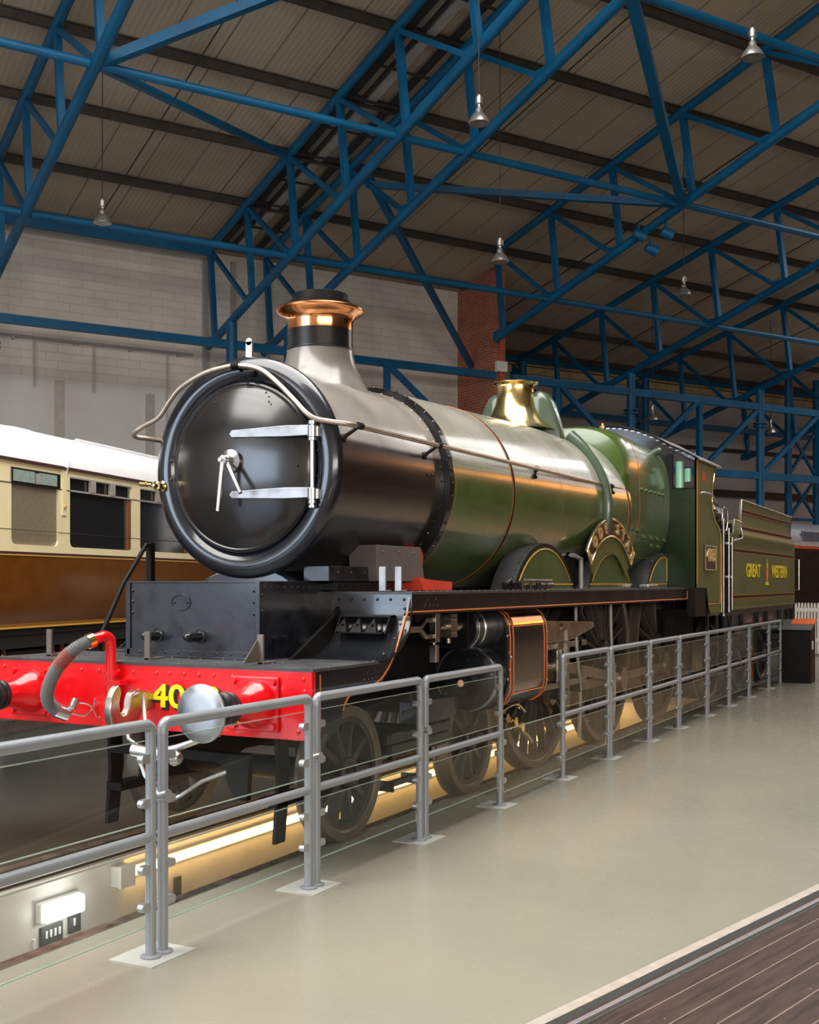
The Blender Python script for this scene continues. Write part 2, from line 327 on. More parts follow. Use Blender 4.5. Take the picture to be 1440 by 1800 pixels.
def tag(o, label=None, cat=None, group=None, kind=None):
    if label: o['label'] = label
    if cat: o['category'] = cat
    if group: o['group'] = group
    if kind: o['kind'] = kind
    return o
def root(name, org, label, cat, group=None, frame=ID):
    o = bpy.data.objects.new(name, None); col.objects.link(o); o.matrix_world = frame @ Matrix.Translation(org); o.empty_display_size = .2
    ORG[o.name] = tuple(org); return tag(o, label, cat, group)
def text(name, s, m, parent, loc, rot, size, ext=.004, sx=1., align='CENTER', bold=0., sub=True):
    c = bpy.data.curves.new('t', 'FONT'); c.body = s; c.size = size; c.extrude = ext; c.align_x = align; c.align_y = 'CENTER'; c.offset = bold; c.resolution_u = 4
    t = bpy.data.objects.new('t', c); col.objects.link(t); bpy.context.view_layer.update()
    me = bpy.data.meshes.new_from_object(t.evaluated_get(bpy.context.evaluated_depsgraph_get())); bpy.data.objects.remove(t)
    org = Vector(ORG[parent.name])
    me.transform(Matrix.Translation(Vector(loc)-org) @ rot @ Matrix.Diagonal((sx,1,1,1)))
    me.materials.clear(); me.materials.append(m); o = bpy.data.objects.new(name, me); col.objects.link(o); o.parent = parent; ORG[o.name] = tuple(org)
    return o
SIDE = Matrix.Rotation(R(90), 4, 'X')                               # read along +x, facing -y
FRONT = Matrix.Rotation(R(-90), 4, 'Z') @ Matrix.Rotation(R(90), 4, 'X')   # read along -y, facing -x
def smooth_path(pts, k=6):                                          # Catmull-Rom
    P = [Vector(p) for p in pts]; P = [P[0]*2-P[1]] + P + [P[-1]*2-P[-2]]; o = []
    for i in range(1, len(P)-2):
        for j in range(k):
            t = j/k; a,b,c,d = P[i-1],P[i],P[i+1],P[i+2]
            o.append(.5*((2*b)+(c-a)*t+(2*a-5*b+4*c-d)*t*t+(3*b-a-3*c+d)*t**3))
    o.append(P[-2]); return o
# ================================================================== the setting
def struct(o): o['kind'] = 'structure'; return o
# floor with the open inspection pit
PX0, PX1, PYN, PYF = -3.4, 12.5, -.68, .68
m = M()
for (x0,x1,y0,y1) in ((-34,62,-42,PYN),(PX1,62,PYN,PYF)): m.box(x0,x1,y0,y1,-.12,0)
struct(m.build('floor', floorm))
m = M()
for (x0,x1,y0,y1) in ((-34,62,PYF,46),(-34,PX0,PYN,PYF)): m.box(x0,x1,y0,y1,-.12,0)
struct(m.build('floor_apron', floor_shade))
m = M(); m.box(PX0,PX1,PYN,PYF,-1.45,-1.35); struct(m.build('floor_pit', padm))
m = M(); m.box(PX0,PX1,PYF,PYF+.12,-1.4,-.12); struct(m.build('wall_pit_far', pitw))
m = M(); m.box(PX0,PX1,PYN-.12,PYN,-1.4,-.12); struct(m.build('wall_pit_near', pitw))
m = M(); m.box(PX0-.12,PX0,PYN,PYF,-1.4,-.12); m.box(PX1,PX1+.12,PYN,PYF,-1.4,-.12); struct(m.build('wall_pit_end', pitw))
m = M(); m.box(PX0,26,-.765,-.685,.0,.006); struct(m.build('trim_1', motion))                 # rail heads set flush with the floor
m = M(); m.box(PX0,26,.685,.765,.0,.006); struct(m.build('trim_2', motion))
# ledges and trunking on the far pit wall
m = M(); m.box(PX0,PX1,.655,.68,-.155,-.125); struct(m.build('trim_3', pitw, bevel=.004))
m = M(); m.box(PX0,PX1,.662,.68,-.035,-.01); m.box(PX0,PX1,.665,.68,-.095,-.07); struct(m.build('trim_4', white, bevel=.003))
# pit light fittings
t = root('bulkhead_light', (-.26,.64,-.46), 'glowing white bulkhead light on the white pit wall at lower left', 'light')
m = M(); m.box(-.45,-.07,.62,.68,-.405,-.265); m.build('housing', white, t, bevel=.015)
m = M(); m.box(-.44,-.08,.575,.62,-.398,-.272); m.build('diffuser', bulk, t, bevel=.02)
t = root('junction_box', (.33,.62,-.33), 'white square junction box at the end of the warm light tube', 'junction box')
m = M(); m.box(.28,.42,.585,.68,-.33,-.18); m.build('body', white, t, bevel=.006)
m = M(); m.box(.27,.43,.575,.60,-.335,-.175); m.build('lid', white, t, bevel=.006)
t = root('light_tube', (5,.64,-.29), 'long warm yellow light tube along the top of the pit wall under the engine', 'light')
m = M(); m.box(.42,PX1-.1,.655,.68,-.30,-.22); m.build('batten', white, t)
m = M(); m.tube([(.42,.635,-.26),(PX1-.1,.635,-.26)], .022, 12); m.build('tube', led, t)
def socket(x0,x1,z0,z1,lab,n):
    t = root('wall_socket', ((x0+x1)/2,.67,z0), lab, 'socket', 'grey sockets on the pit wall')
    m = M(); m.box(x0,x1,.658,.68,z0,z1); m.build('plate', label_dk, t, bevel=.004)
    for k in range(n):
        m = M(); x = x0+.045+k*.04; m.box(x-.008,x+.008,.653,.66,z0+.05,z1-.03); m.build('switch', labelw, t)
socket(-.41,-.21,-.57,-.44,'wide grey switched socket with a row of white rockers below the bulkhead light',4)
socket(-.15,-.04,-.55,-.42,'small grey square socket right of the wide one on the pit wall',1)
m = M(); m.box(-.475,-.455,.66,.68,-1.3,-.50); tag(m.build('cable_duct', white), 'thin white vertical cable duct on the pit wall below the bulkhead light', 'cable duct')
m = M(); m.box(.98,1.06,.664,.68,-.62,-.42); tag(m.build('wall_notice', label_dk), 'small dark notice on the pit wall behind the first railing posts', 'notice')

# sunken timber deck of the turntable with its edge rail (bottom right)
TT = Matrix.Translation((-1.477,-3.379,0)) @ Matrix.Rotation(R(-14.5), 4, 'Z')
m = M(); m.box(-6,30,.045,.105,.0,.006); tag(m.build('edge_strip', edge, frame=TT), 'pale cream strip edging the floor along the timber deck', 'floor edging')
m = M(); m.box(-6,30,-.005,.045,.0,.002); struct(m.build('trim_5', cable, frame=TT))
t = root('deck_rail', (0,-.03,0), 'polished steel rail along the edge of the dark timber deck', 'rail', frame=TT)
m = M(); m.box(-6,30,-.03,-.005,0,.006); m.build('flange', planks, t)
m = M(); m.box(-6,30,-.064,-.036,0,.014); m.build('rail_head', railh, t, bevel=.005)
m = M(); m.box(-6,30,-.088,-.074,0,.004); m.build('groove', cable, t)
m = M(); m.box(-6,30,-9,-.09,0,.004); tag(m.build('timber_deck', planks, frame=TT), 'dark worn plank deck at the bottom right of the floor', 'timber deck')

# walls (hall frame)
def zt(n): return 10.6+.2*(28-n)          # centre of a truss's top chord
def zb(n): return 8.1+.245*(28-n)         # centre of its bottom chord
m = M(); m.box(-20,19.8,29,29.3,0,6.95); struct(m.build('wall_back', rend, frame=HALL))
m = M(); m.box(-20,19.8,29,29.3,6.95,10.68); struct(m.build('wall_back_upper', blockm, frame=HALL))
m = M(); m.box(20.1,64,33,33.3,0,9.9); struct(m.build('wall_far', rendr, frame=HALL))
m = M(); m.box(-20.3,-20,-22,29.3,0,12); struct(m.build('wall_left', rend, frame=HALL))
m = M(); m.box(64,64.3,-22,33.3,0,12); struct(m.build('wall_right', endw, frame=HALL))
m = M(); m.box(-20,64,-22.3,-22,0,10); struct(m.build('wall_front', rendr, frame=HALL))
m = M(); m.box(19.7,20.12,27.15,33,0,10.95); tag(m.build('brick_pier', brickm, frame=HALL), 'tall red brick pier rising to the roof behind the brass safety valve', 'brick pier')
# eaves boards of the far wall, wall trims
for k,(z0,z1) in enumerate(((9.35,9.58),(9.62,9.80))):
    m = M(); m.box(20.2,64,32.86-.06*k,32.99,z0,z1); struct(m.build('trim_%d' % (6+k), board, frame=HALL))
m = M(); m.box(20.2,64,32.88,33,5.35,5.62); m.box(20.2,64,32.92,33,7.15,7.3); struct(m.build('trim_8', cable, frame=HALL))
# roof deck: slope over the scene and the slope beyond the glazed ridge
def slope(n0, n1, z0, z1, name, w0=-20.3, w1=64.3):
    m = M(); m.add([(w0,n0,z0),(w1,n0,z0),(w1,n1,z1),(w0,n1,z1),(w0,n0,z0+.1),(w1,n0,z0+.1),(w1,n1,z1+.1),(w0,n1,z1+.1)],
                   [(0,3,2,1),(4,5,6,7),(0,1,5,4),(1,2,6,5),(2,3,7,6),(3,0,4,7)])
    return struct(m.build(name, deck, frame=HALL))
slope(33.4, 13.3, zt(33.4)+.28, zt(13.3)+.28, 'ceiling')
slope(1.9, -22.3, zt(13.3)+.28, 8.8, 'ceiling_rear')
m = M(); m.box(17.5,64.3,1.7,13.5,zt(13.3)+.30,zt(13.3)+.42); struct(m.build('ceiling_ridge', deck, frame=HALL))
m = M()
for n in (13.3, 1.9): m.box(-20.3,64.3,n-.06,n+.06,13.9,15.4)
for w in range(-20,65,4): m.box(w-.05,w+.05,1.9,13.3,14.55,14.7)
struct(m.build('window_1', purl, frame=HALL))

# dark roof beams (purlins)
for k, n in enumerate((28.35,26.1,23.75,21.4,19.05,16.7,14.35,12.0)):
    z = zt(n)+.175; t = M()
    t.box(-20,19.6 if n > 27.1 else 60,n-.055,n+.055,z-.10,z-.08); t.box(-20,19.6 if n > 27.1 else 60,n-.055,n+.055,z+.075,z+.095); t.box(-20,19.6 if n > 27.1 else 60,n-.012,n+.012,z-.08,z+.075)
    o = t.build('roof_purlin', purl, frame=HALL)
    tag(o, 'long dark brown roof beam, ' + ('lowest, against the back wall', 'second up from the back wall', 'third up from the back wall', 'fourth up from the back wall', 'fifth up from the back wall', 'sixth up from the back wall', 'seventh up, at the top of the view', 'eighth up, next to the ridge glazing')[k], 'roof beam', 'dark roof beams under the deck')
for k, (n, z0) in enumerate(((30.4,zt(30.4)+.175),(32.4,zt(32.4)+.175))):
    m = M(); m.box(20.2,60,n-.055,n+.055,z0-.1,z0+.09); tag(m.build('roof_purlin', purl, frame=HALL), ('dark roof beam over the recess right of the brick pier', 'dark roof beam in the recess close to the far eaves')[k], 'roof beam', 'dark roof beams under the deck')

# blue trusses
def truss(w, nend, label, nlow=8.5, col_n=None, dark=False):
    t = root('roof_truss', (w, nend, zb(nend)), label, 'roof truss', 'blue steel roof trusses', HALL)
    m = M(); m.tube([(w,nend,zt(nend)),(w,nlow,zt(nlow))], .10, 12); m.build('top_chord', bluep, t)
    m = M(); m.tube([(w,nend+.15,zb(nend+.15)),(w,nlow,zb(nlow))], .105, 12); m.build('bottom_chord', bluep, t)
    ns = [n for n in (32.9,30.55,28.2,25.85,23.5,21.15,18.8,16.45,14.1,11.75,9.4) if n <= nend+.3]
    for i, n in enumerate(ns):
        m = M(); m.bar((w,n,zt(n)-.05),(w,n-.3,zb(n-.3)+.05),.13,.13); m.build('post', bluep, t)
        if i+1 < len(ns):
            q = ns[i+1]; m = M(); m.bar((w,n,zt(n)-.06),(w,q,zb(q)+.05),.10,.10); m.build('diagonal', bluep, t)
        m = M(); m.box(w-.012,w+.012,n-.16,n+.16,zb(n)-.02,zb(n)+.20); m.build('gusset_plate', bluep, t)
    return t
truss(-.25, 28.2, 'blue roof truss out of view beyond the left edge')
truss(5.6, 28.2, 'blue roof truss at the upper left corner of the view')
truss(11.4, 28.2, 'blue roof truss that comes down behind the chimney, left one of the close pair')
truss(12.98, 28.2, 'blue roof truss right of its close twin behind the chimney')
truss(18.87, 25.75, 'blue roof truss ending at the front of the red brick pier')
truss(24.7, 32.6, 'blue roof truss over the cab, next one right of the brick pier truss')
truss(30.5, 32.6, 'blue roof truss over the tender, second right of the brick pier')
truss(36.4, 32.6, 'blue roof truss far back at the right edge of the view')
truss(42.3, 32.6, 'farthest blue roof truss, seen small at the right edge')
# columns
for (w, n, zc, lab) in ((11.4,26.8,8.35,'blue round column behind the smokebox, left of the chimney'),(12.98,26.8,8.35,'blue round column directly behind the chimney'),
                        (24.7,26.8,8.35,'blue column rising behind the firebox to the truss'),(30.5,26.8,8.35,'blue column rising above the tender'),(5.6,26.8,8.35,'blue column behind the brown and cream carriage'),(36.4,26.8,8.35,'blue column outside the right edge')):
    t = root('steel_column', (w,n,0), lab, 'column', 'blue columns under the trusses', HALL)
    m = M(); m.cyl((w,n,0),(w,n,zc),.135,n=18); m.build('shaft', bluep, t)
    m = M(); m.cyl((w,n,7.1),(w,n,7.14),.24,n=18); m.cyl((w,n,7.2),(w,n,7.24),.24,n=18); m.build('flange', bluep, t)
    m = M(); m.box(w-.25,w+.25,n-.25,n+.25,0,.03); m.build('base_plate', bluep, t)
# short cross members between the close pair, ties between trusses
TR = (-.25,5.6,11.4,12.98,18.87,24.7,30.5,36.4)
names = {(-.25,5.6):'left edge', (5.6,11.4):'upper left', (11.4,12.98):'pair behind the chimney', (12.98,18.87):'middle, left of the brick pier', (18.87,24.7):'right of the brick pier', (24.7,30.5):'upper right', (30.5,36.4):'right edge'}
for n, zz, nm in ((18.8, zb(18.8), 'higher'), (23.5, zb(23.5), 'lower'), (14.1, zb(14.1), 'topmost')):
    for a, b in zip(TR[:-1], TR[1:]):
        m = M(); m.tube([(a+.1,n,zz),(b-.1,n,zz)], .075, 12)
        tag(m.build('tie_tube', bluep, frame=HALL), 'blue horizontal tube tying two trusses, %s line, bay %s' % (nm, names[(a,b)]), 'tie', 'blue tubes between the trusses')
def brace(p, q, lab, s=.12):
    m = M(); m.bar(p, q, s, s); return tag(m.build('brace', bluep, frame=HALL), lab, 'brace', 'blue diagonal braces')
brace((5.6,18.8,zb(18.8)),(11.4,23.6,zt(23.6)), 'blue brace from the upper left node down to the left truss of the pair')
brace((5.6,18.8,zb(18.8)),(11.4,15.3,13.05), 'thick blue brace rising from the upper left node to the top edge', .17)
brace((12.98,22.8,10.9),(18.87,18.8,zb(18.8)), 'blue brace nearly level between the pair and the truss above the brick pier', .14)
brace((18.87,18.8,zb(18.8)),(12.98,14.1,zb(14.1)), 'thick steep blue brace from the top edge to the node above the cab', .19)
brace((12.98,22.9,11.3),(19.65,28.2,8.3), 'blue brace running down to the side of the brick pier', .15)
brace((18.87,25.75,zb(25.75)),(19.8,27.1,8.9), 'short blue bracket between the truss end and the brick pier', .13)
# eaves girders
def gird(a, b, n, z, lab, h=.20):
    m = M(); m.bar((a,n,z),(b,n,z),.16,h); return tag(m.build('girder', bluep, frame=HALL), lab, 'girder', 'blue girders along the wall')
gird(-12,19.5,26.8,7.79,'long blue girder along the back wall left of the brick pier')
gird(-12,11.4,28.1,10.42,'blue beam under the roof edge at the left')
gird(12.98,19.5,26.8,5.46,'low blue girder hidden behind the boiler')
gird(20.2,44,32.5,9.75,'dark blue beam under the eaves boards of the far wall')
gird(24.9,44,32.3,7.95,'dark blue beam across the far wall above the tender')
t = root('lattice_girder', (28,26.8,5.3), 'large blue lattice girder right of the brick pier, above the cab and tender', 'girder', 'blue girders along the wall', HALL)
m = M(); m.bar((20.14,26.8,7.77),(44,26.8,7.77),.16,.22); m.build('top_rail', bluep, t)
m = M(); m.bar((20.14,26.8,5.46),(44,26.8,5.46),.16,.24); m.build('bottom_rail', bluep, t)
for w in (21.74,27.65,33.5,39.3): m = M(); m.bar((w,26.8,5.5),(w,26.8,7.7),.16,.16); m.build('post', bluep, t)
for a, b in ((21.9,24.6),(27.55,24.85),(30.4,27.75),(33.4,30.6),(36.2,33.6)): m = M(); m.bar((a,26.8,7.7),(b,26.8,5.55),.14,.14); m.build('diagonal', bluep, t)
m = M(); m.bar((15.9,26.8,5.5),(15.9,26.8,7.7),.15,.15); tag(m.build('hanger_post', bluep, frame=HALL), 'short blue post under the girder left of the brick pier', 'post')
brace((16.0,26.8,7.7),(18.9,26.8,5.5), 'blue diagonal under the girder left of the brick pier', .14)
# second line of deeper frames at the far right
t = root('lattice_tower', (37.3,30.5,0), 'bright blue X-braced steel tower behind the tender at the right', 'tower', None, HALL)
for w in (36.3,37.95): m = M(); m.cyl((w,30.5,0),(w,30.5,9.9),.14,n=16); m.build('post', bluep, t)
for z in (4.35,6.05,7.9):
    m = M(); m.bar((36.3,30.5,z),(37.95,30.5,z),.12,.12); m.build('cross_bar', bluep, t)
for a, b in ((4.35,6.05),(6.05,7.9)):
    m = M(); m.bar((36.3,30.5,a),(37.95,30.5,b),.10,.10); m.build('diagonal', bluep, t)
    m = M(); m.bar((36.3,30.5,b),(37.95,30.5,a),.10,.10); m.build('diagonal', bluep, t)
for (w, lab) in ((24.7,'dark blue rear column behind the safety valve'),(30.5,'dark blue rear column behind the cab roof'),(42.3,'dark blue rear column at the far right')):
    m = M(); m.cyl((w,32.3,0),(w,32.3,9.6),.14,n=16); tag(m.build('rear_column', bluep, frame=HALL), lab, 'column')
# expansion joint between the pair: dark channels with a pale cable tray
t = root('cable_tray', (12.2,20,11.8), 'dark channels with a pale cable tray between the close pair of trusses', 'cable tray', None, HALL)
for w0, w1, mm, nm, dz in ((11.62,11.80,cable,'channel',.10),(12.62,12.80,cable,'channel',.10),(12.12,12.34,conduit,'tray',.13),(11.95,12.02,cable,'channel',.08)):
    m = M(); m.add([(w,n,zt(n)+dz+d) for d in (0,.05) for (w,n) in ((w0,28.3),(w1,28.3),(w1,11),(w0,11))], [(0,1,2,3),(7,6,5,4),(0,4,5,1),(1,5,6,2),(2,6,7,3),(3,7,4,0)]); m.build(nm, mm, t)
for n in [26.9-1.15*k for k in range(13)]:
    m = M(); m.bar((11.5,n,zt(n)+.04),(12.9,n,zt(n)+.04),.045,.045); m.build('bracket', cable, t)
# thin rod wires under the deck
for k,(a,b) in enumerate((((8.3,28.3),(8.3,11)),((15.4,28.3),(15.4,11)),((21.6,30),(21.6,11)),((27.4,32),(27.4,11)),((33.2,32),(33.2,11)))):
    m = M(); m.tube([(a[0],a[1],zt(a[1])-.02),(b[0],b[1],zt(b[1])-.02)], .016, 6)
    tag(m.build('sag_rod', cable, frame=HALL), 'thin dark rod running up the roof slope, %s' % ('left, over the carriage','just right of the chimney pair','between the brick pier and the cab','over the cab','over the tender')[k], 'rod', 'thin roof rods')
# wall pipes and joints
t = root('wall_conduit', (0,28.93,7.9), 'thin pale conduit running along the back wall at the left', 'conduit', None, HALL)
m = M(); m.tube([(-12,28.9,7.88),(11.2,28.9,7.88)], .028, 8); m.build('pipe', conduit, t)
for w in (7.1,8.57,10.49): m = M(); m.tube([(w,28.93,7.88),(w,28.93,6.67 if w < 10 else 5.2)], .02, 8); m.build('drop_pipe', conduit, t)
for w in (5.0,6.6,8.1,9.5,10.8): m = M(); m.box(w-.03,w+.03,28.9,29,7.8,7.9); m.build('clip', conduit, t)
for w, z in ((7.72,6.9),(10.05,6.75)):
    m = M(); m.box(w-.11,w+.11,28.96,29,3,z); o = m.build('wall_strap', conduit, frame=HALL)
    for k in range(12): pass
    tag(o, 'vertical flat strap on the grey wall above the %s of the carriage' % ('middle' if w < 9 else 'right'), 'wall strap')
for w, lab in ((11.55,'pale vertical wall duct left of the chimney columns'),(12.35,'pale narrow wall duct between the chimney columns'),(13.35,'galvanised downpipe on the wall behind the chimney')):
    m = M(); (m.box(w-.06,w+.06,28.9,29,3,10.5) if w < 13 else m.cyl((w,28.9,3),(w,28.9,10.5),.05,n=10)); tag(m.build('wall_duct', conduit, frame=HALL), lab, 'duct')
m = M(); m.box(19.74,20.10,27.0,27.14,7.98,8.28); tag(m.build('control_box', white, frame=HALL, bevel=.01), 'white box mounted on the front of the brick pier', 'box')
m = M(); m.tube([(19.9,27.09,0.1),(19.9,27.09,10.5)], .035, 8); tag(m.build('red_pipe', redb, frame=HALL), 'thin red pipe running up the brick pier', 'pipe')
m = M(); m.cyl((22.0,32.8,0),(22.0,32.8,9.2),.20,n=12); tag(m.build('downpipe', cable, frame=HALL), 'dark downpipe right of the brick pier', 'pipe')

# hanging lamps
def lamp(px, py, d, label):
    r = (px-720)/2030; w = d*(math.cos(R(58.2))+math.sin(R(58.2))*r); n = d*(math.sin(R(58.2))-math.cos(R(58.2))*r); z = EYE+(1025-py)*d/2030 - .10
    t = root('hanging_lamp', (w,n,z), label, 'lamp', 'high bay lamps hanging from the roof', HALL)
    o = (w,n,z)
    m = M(); m.lathe([(0,.172),(.008,.178),(.05,.165),(.11,.130),(.16,.088),(.19,.062),(.20,.04)], o, n=28); m.lathe([(.012,.172),(.05,.158),(.11,.122),(.16,.08),(.18,.0)], o, n=28); m.build('reflector', lampm, t)
    m = M(); m.lathe([(.02,.0),(.004,.10),(.006,.168)], o, n=28); m.build('lens', lamplens, t)
    m = M(); m.lathe([(.19,.05),(.22,.062),(.25,.05),(.27,.035),(.31,.035),(.32,.06),(.42,.064),(.43,.045),(.455,.04),(.46,0)], o, n=18); m.build('gear_housing', lampm, t)
    m = M(); m.tube([(w+.028*math.cos(a), n, z+.49+.03*math.sin(a)) for a in [2*pi*k/12 for k in range(12)]], .006, 6, closed=True); m.build('hook', cable, t)
    m = M(); m.tube([(w,n,z+.51),(w,n,zt(n)+.05)], .009, 6); m.build('cord', cable, t)
    return t
for px, py, d, lab in ((180,384,21.4,'hanging lamp at the left, above the cream carriage'),(842,207,18.6,'hanging lamp above the boiler at upper middle'),(1323,91,17.7,'hanging lamp in the upper right corner'),
                       (879,452,22.1,'hanging lamp just above the brick pier'),(1202,512,27.2,'hanging lamp above the cab to the right'),(1147,733,35.3,'small distant lamp hanging behind the cab roof'),(1355,756,39.4,'small distant lamp hanging above the tender')):
    lamp(px, py, d, lab)
# blue spotlights on the truss
def spot(w, n, z, lab):
    t = root('spotlight', (w,n,z), lab, 'spotlight', 'blue spotlights on the truss', HALL)
    m = M(); m.cyl((w-.14,n,z),(w+.10,n-.10,z-.10),.10,.13,n=16); m.build('body', bluep, t)
    m = M(); m.bar((w,n,z),(w,n+.0,z+.22),.05,.05); m.build('bracket', bluep, t)
spot(18.95,19.4,zb(19.4)-.30,'right blue spotlight clamped under the truss above the cab')
spot(18.95,19.9,zb(19.9)-.42,'lower blue spotlight under the truss above the cab')
spot(18.75,20.1,zb(20.1)-.02,'left blue spotlight on the truss above the cab')

# ------------------------------------------------------------------ railings with glass (y = -1.28)
FY, FH = -1.28, 1.155
def rail_frame(x0, x1, lab, x0clamp=True):
    t = root('railing', ((x0+x1)/2, FY, 0), lab, 'railing', 'grey tube railing frames along the engine')
    for x in (x0, x1):
        m = M(); m.cyl((x,FY,.01),(x,FY,FH-.02),.027,n=18); m.build('post', grille, t)
        m = M(); m.lathe([(0,.052),(.008,.052),(.012,.04),(.014,.027)], (x,FY,.006), n=20); m.build('foot_collar', grille, t)
    m = M(); m.tube(smooth_path([(x0,FY,FH-.06),(x0+.004,FY,FH-.02),(x0+.03,FY,FH),(x0+.06,FY,FH)],3)+[(x1-.06,FY,FH)]+smooth_path([(x1-.03,FY,FH),(x1-.004,FY,FH-.02),(x1,FY,FH-.06)],3), .029, 14); m.build('top_rail', grille, t)
    m = M(); m.tube([(x0,FY,.60),(x1,FY,.60)], .026, 14); m.build('middle_rail', grille, t)
    for z0, z1 in ((.67,1.08),(.16,.535)):
        m = M(); m.box(x0+.045,x1-.045,FY-.004,FY+.004,z0,z1); m.build('glass_panel', gl, t)
        m = M(); m.box(x0+.045,x1-.045,FY-.0042,FY+.0042,z1-.004,z1+.001); m.box(x0+.045,x1-.045,FY-.0042,FY+.0042,z0-.001,z0+.004); m.build('glass_edge', gedge, t)
        for x, s in ((x0,1),(x1,-1)):
            for z in (z0+.10, z1-.09):
                m = M(); m.box(x+s*.024,x+s*.062,FY-.016,FY+.016,z-.022,z+.022); m.cyl((x+s*.062,FY-.017,z),(x+s*.062,FY+.017,z),.022,n=16); m.build('clamp', clampm, t)
    return t
fr_x = [(-3.05,-1.61,'nearest railing frame at the left edge'),(-1.52,-.16,'second railing frame, in front of the round buffer'),(-.075,1.325,'railing frame in front of the first wheel'),(1.41,2.80,'short railing frame ending before the open gap'),
        (4.32,5.72,'railing frame just right of the gap, below the cylinder'),(5.80,7.25,'second railing frame right of the gap'),(7.33,8.62,'third railing frame right of the gap'),(8.70,10.18,'fourth railing frame right of the gap'),
        (10.26,11.62,'fifth railing frame right of the gap, below the cab'),(11.70,13.12,'sixth railing frame right of the gap, below the tender'),(13.20,14.85,'seventh railing frame right of the gap'),(14.93,16.05,'last railing frame, meeting the black stand')]
for a, b, lab in fr_x: rail_frame(a, b, lab)
for i in range(len(fr_x)-1):
    a, b = fr_x[i][1], fr_x[i+1][0]
    if b-a < .2:
        m = M(); m.cyl((a,FY,.77 if i > 3 else .79),(b,FY,.79),.012,n=10); m.cyl((b-.0,FY-.034,.79),(b,FY+.034,.79),.033,n=14)
        tag(m.build('post_coupler', clampm), 'small bolt coupling the railing posts between %s' % ('the first and second frames','the second and third frames','the third and fourth frames','','the first pair right of the gap','the second pair right of the gap','the third pair right of the gap','the fourth pair right of the gap','the fifth pair right of the gap','the sixth pair right of the gap','the last two frames')[i], 'coupler')
lp = ['first posts at lower left','second post pair','third post pair','single post left of the gap','single post right of the gap']+['post pair %s right of the gap' % q for q in ('one','two','three','four','five','six','seven')]
pads = [(-1.565,.34),(-.118,.33),(1.367,.33),(2.80,.28),(4.32,.28)]+[((fr_x[i][1]+fr_x[i+1][0])/2,.3) for i in range(4,11)]
for (x, s), q in zip(pads, lp):
    m = M(); m.box(x-s/2,x+s/2,FY-.11,FY+.16,0,.005); tag(m.build('floor_pad', padm), 'pale square pad on the floor under the railing, %s' % q, 'floor pad', 'pads under the railing posts')
t = root('gap_glass', (3.56,FY,0), 'frameless low glass sheet filling the gap between the railings', 'glass panel')
m = M(); m.box(2.87,4.26,FY-.005,FY+.005,.10,.62); m.build('glass_sheet', gl, t)
m = M(); m.box(2.87,4.26,FY-.0055,FY+.0055,.616,.624); m.box(2.87,4.26,FY-.0055,FY+.0055,.096,.104); m.box(2.866,2.872,FY-.0055,FY+.0055,.10,.62); m.build('glass_edge', gedge, t)
for x, s in ((2.80,1),(4.32,-1)):
    for z in (.20,.52): m = M(); m.box(x+s*.024,x+s*.09,FY-.018,FY+.018,z-.022,z+.022); m.cyl((x+s*.08,FY-.019,z),(x+s*.08,FY+.019,z),.022,n=16); m.build('clamp', clampm, t)

# ------------------------------------------------------------------ black stand, picket fence, far vehicle
t = root('information_stand', (16.45,-1.52,0), 'black information stand with a sloping orange top at the end of the railing', 'stand')
m = M(); m.prism([(16.2,-1.80,0),(16.75,-1.80,0),(16.75,-1.80,1.12),(16.2,-1.80,.98)], (0,.56,0)); m.build('body', blackf, t, bevel=.01)
m = M(); m.prism([(16.17,-1.82,.985),(16.78,-1.82,1.135),(16.78,-1.82,1.165),(16.17,-1.82,1.015)], (0,.60,0)); m.build('reading_panel', label_dk, t)
m = M(); m.prism([(16.45,-1.83,1.088),(16.79,-1.83,1.167),(16.79,-1.83,1.182),(16.45,-1.83,1.102)], (0,.42,0)); m.build('orange_band', orangep, t)
m = M(); m.box(16.35,16.45,-1.81,-1.80,.62,.78); m.build('label', labelw, t)
m = M(); m.cyl((17.6,-2.12,0),(17.6,-2.12,.55),.07,.04,n=14); m.cyl((17.6,-2.12,0),(17.6,-2.12,.03),.13,n=14); tag(m.build('marker_cone', orangep), 'orange marker post beside the black stand at the right edge', 'marker')
ff = lambda px, d: (CX+d*(math.cos(HEAD)+(px-720)/2030*math.sin(HEAD)), CY+d*(math.sin(HEAD)-(px-720)/2030*math.cos(HEAD)))
a = Vector((*ff(1399,30),0)); b = Vector((*ff(1470,29),0)); u = (b-a).normalized(); nv = Vector((-u.y,u.x,0))
t = root('picket_fence', (a+b)/2, 'white picket fence behind the tender at the right edge', 'fence')
k = 0; q = 0.
while q < (b-a).length:
    p = a+u*q; m = M(); m.prism([p-u*.028+V(0,0,.05), p+u*.028+V(0,0,.05), p+u*.028+V(0,0,1.29), p+u*.015+V(0,0,1.35), p-u*.015+V(0,0,1.35), p-u*.028+V(0,0,1.29)], nv*.02); m.build('picket', whitepk, t); q += .096
for z in (1.12,.35): m = M(); m.prism([a+nv*.02+V(0,0,z), b+nv*.02+V(0,0,z), b+nv*.02+V(0,0,z+.09), a+nv*.02+V(0,0,z+.09)], nv*.03); m.build('fence_rail', whitepk, t)
VEH = Matrix.Translation((*ff(1384,37),0)) @ Matrix.Rotation(R(-19), 4, 'Z')
t = root('far_coach', (7,1.4,0), 'dark coach with grey roof and red line, partly hidden behind the tender', 'coach', None, VEH)
m = M(); m.box(0,16,0,2.7,.9,2.98); m.build('body', blackf, t, bevel=.05)
m = M(); m.box(0,16,-.015,0,2.98,3.06); m.build('red_line', redb, t)
m = M(); m.box(-.02,16.02,-.03,2.73,3.06,3.16); m.build('gutter', conduit, t)
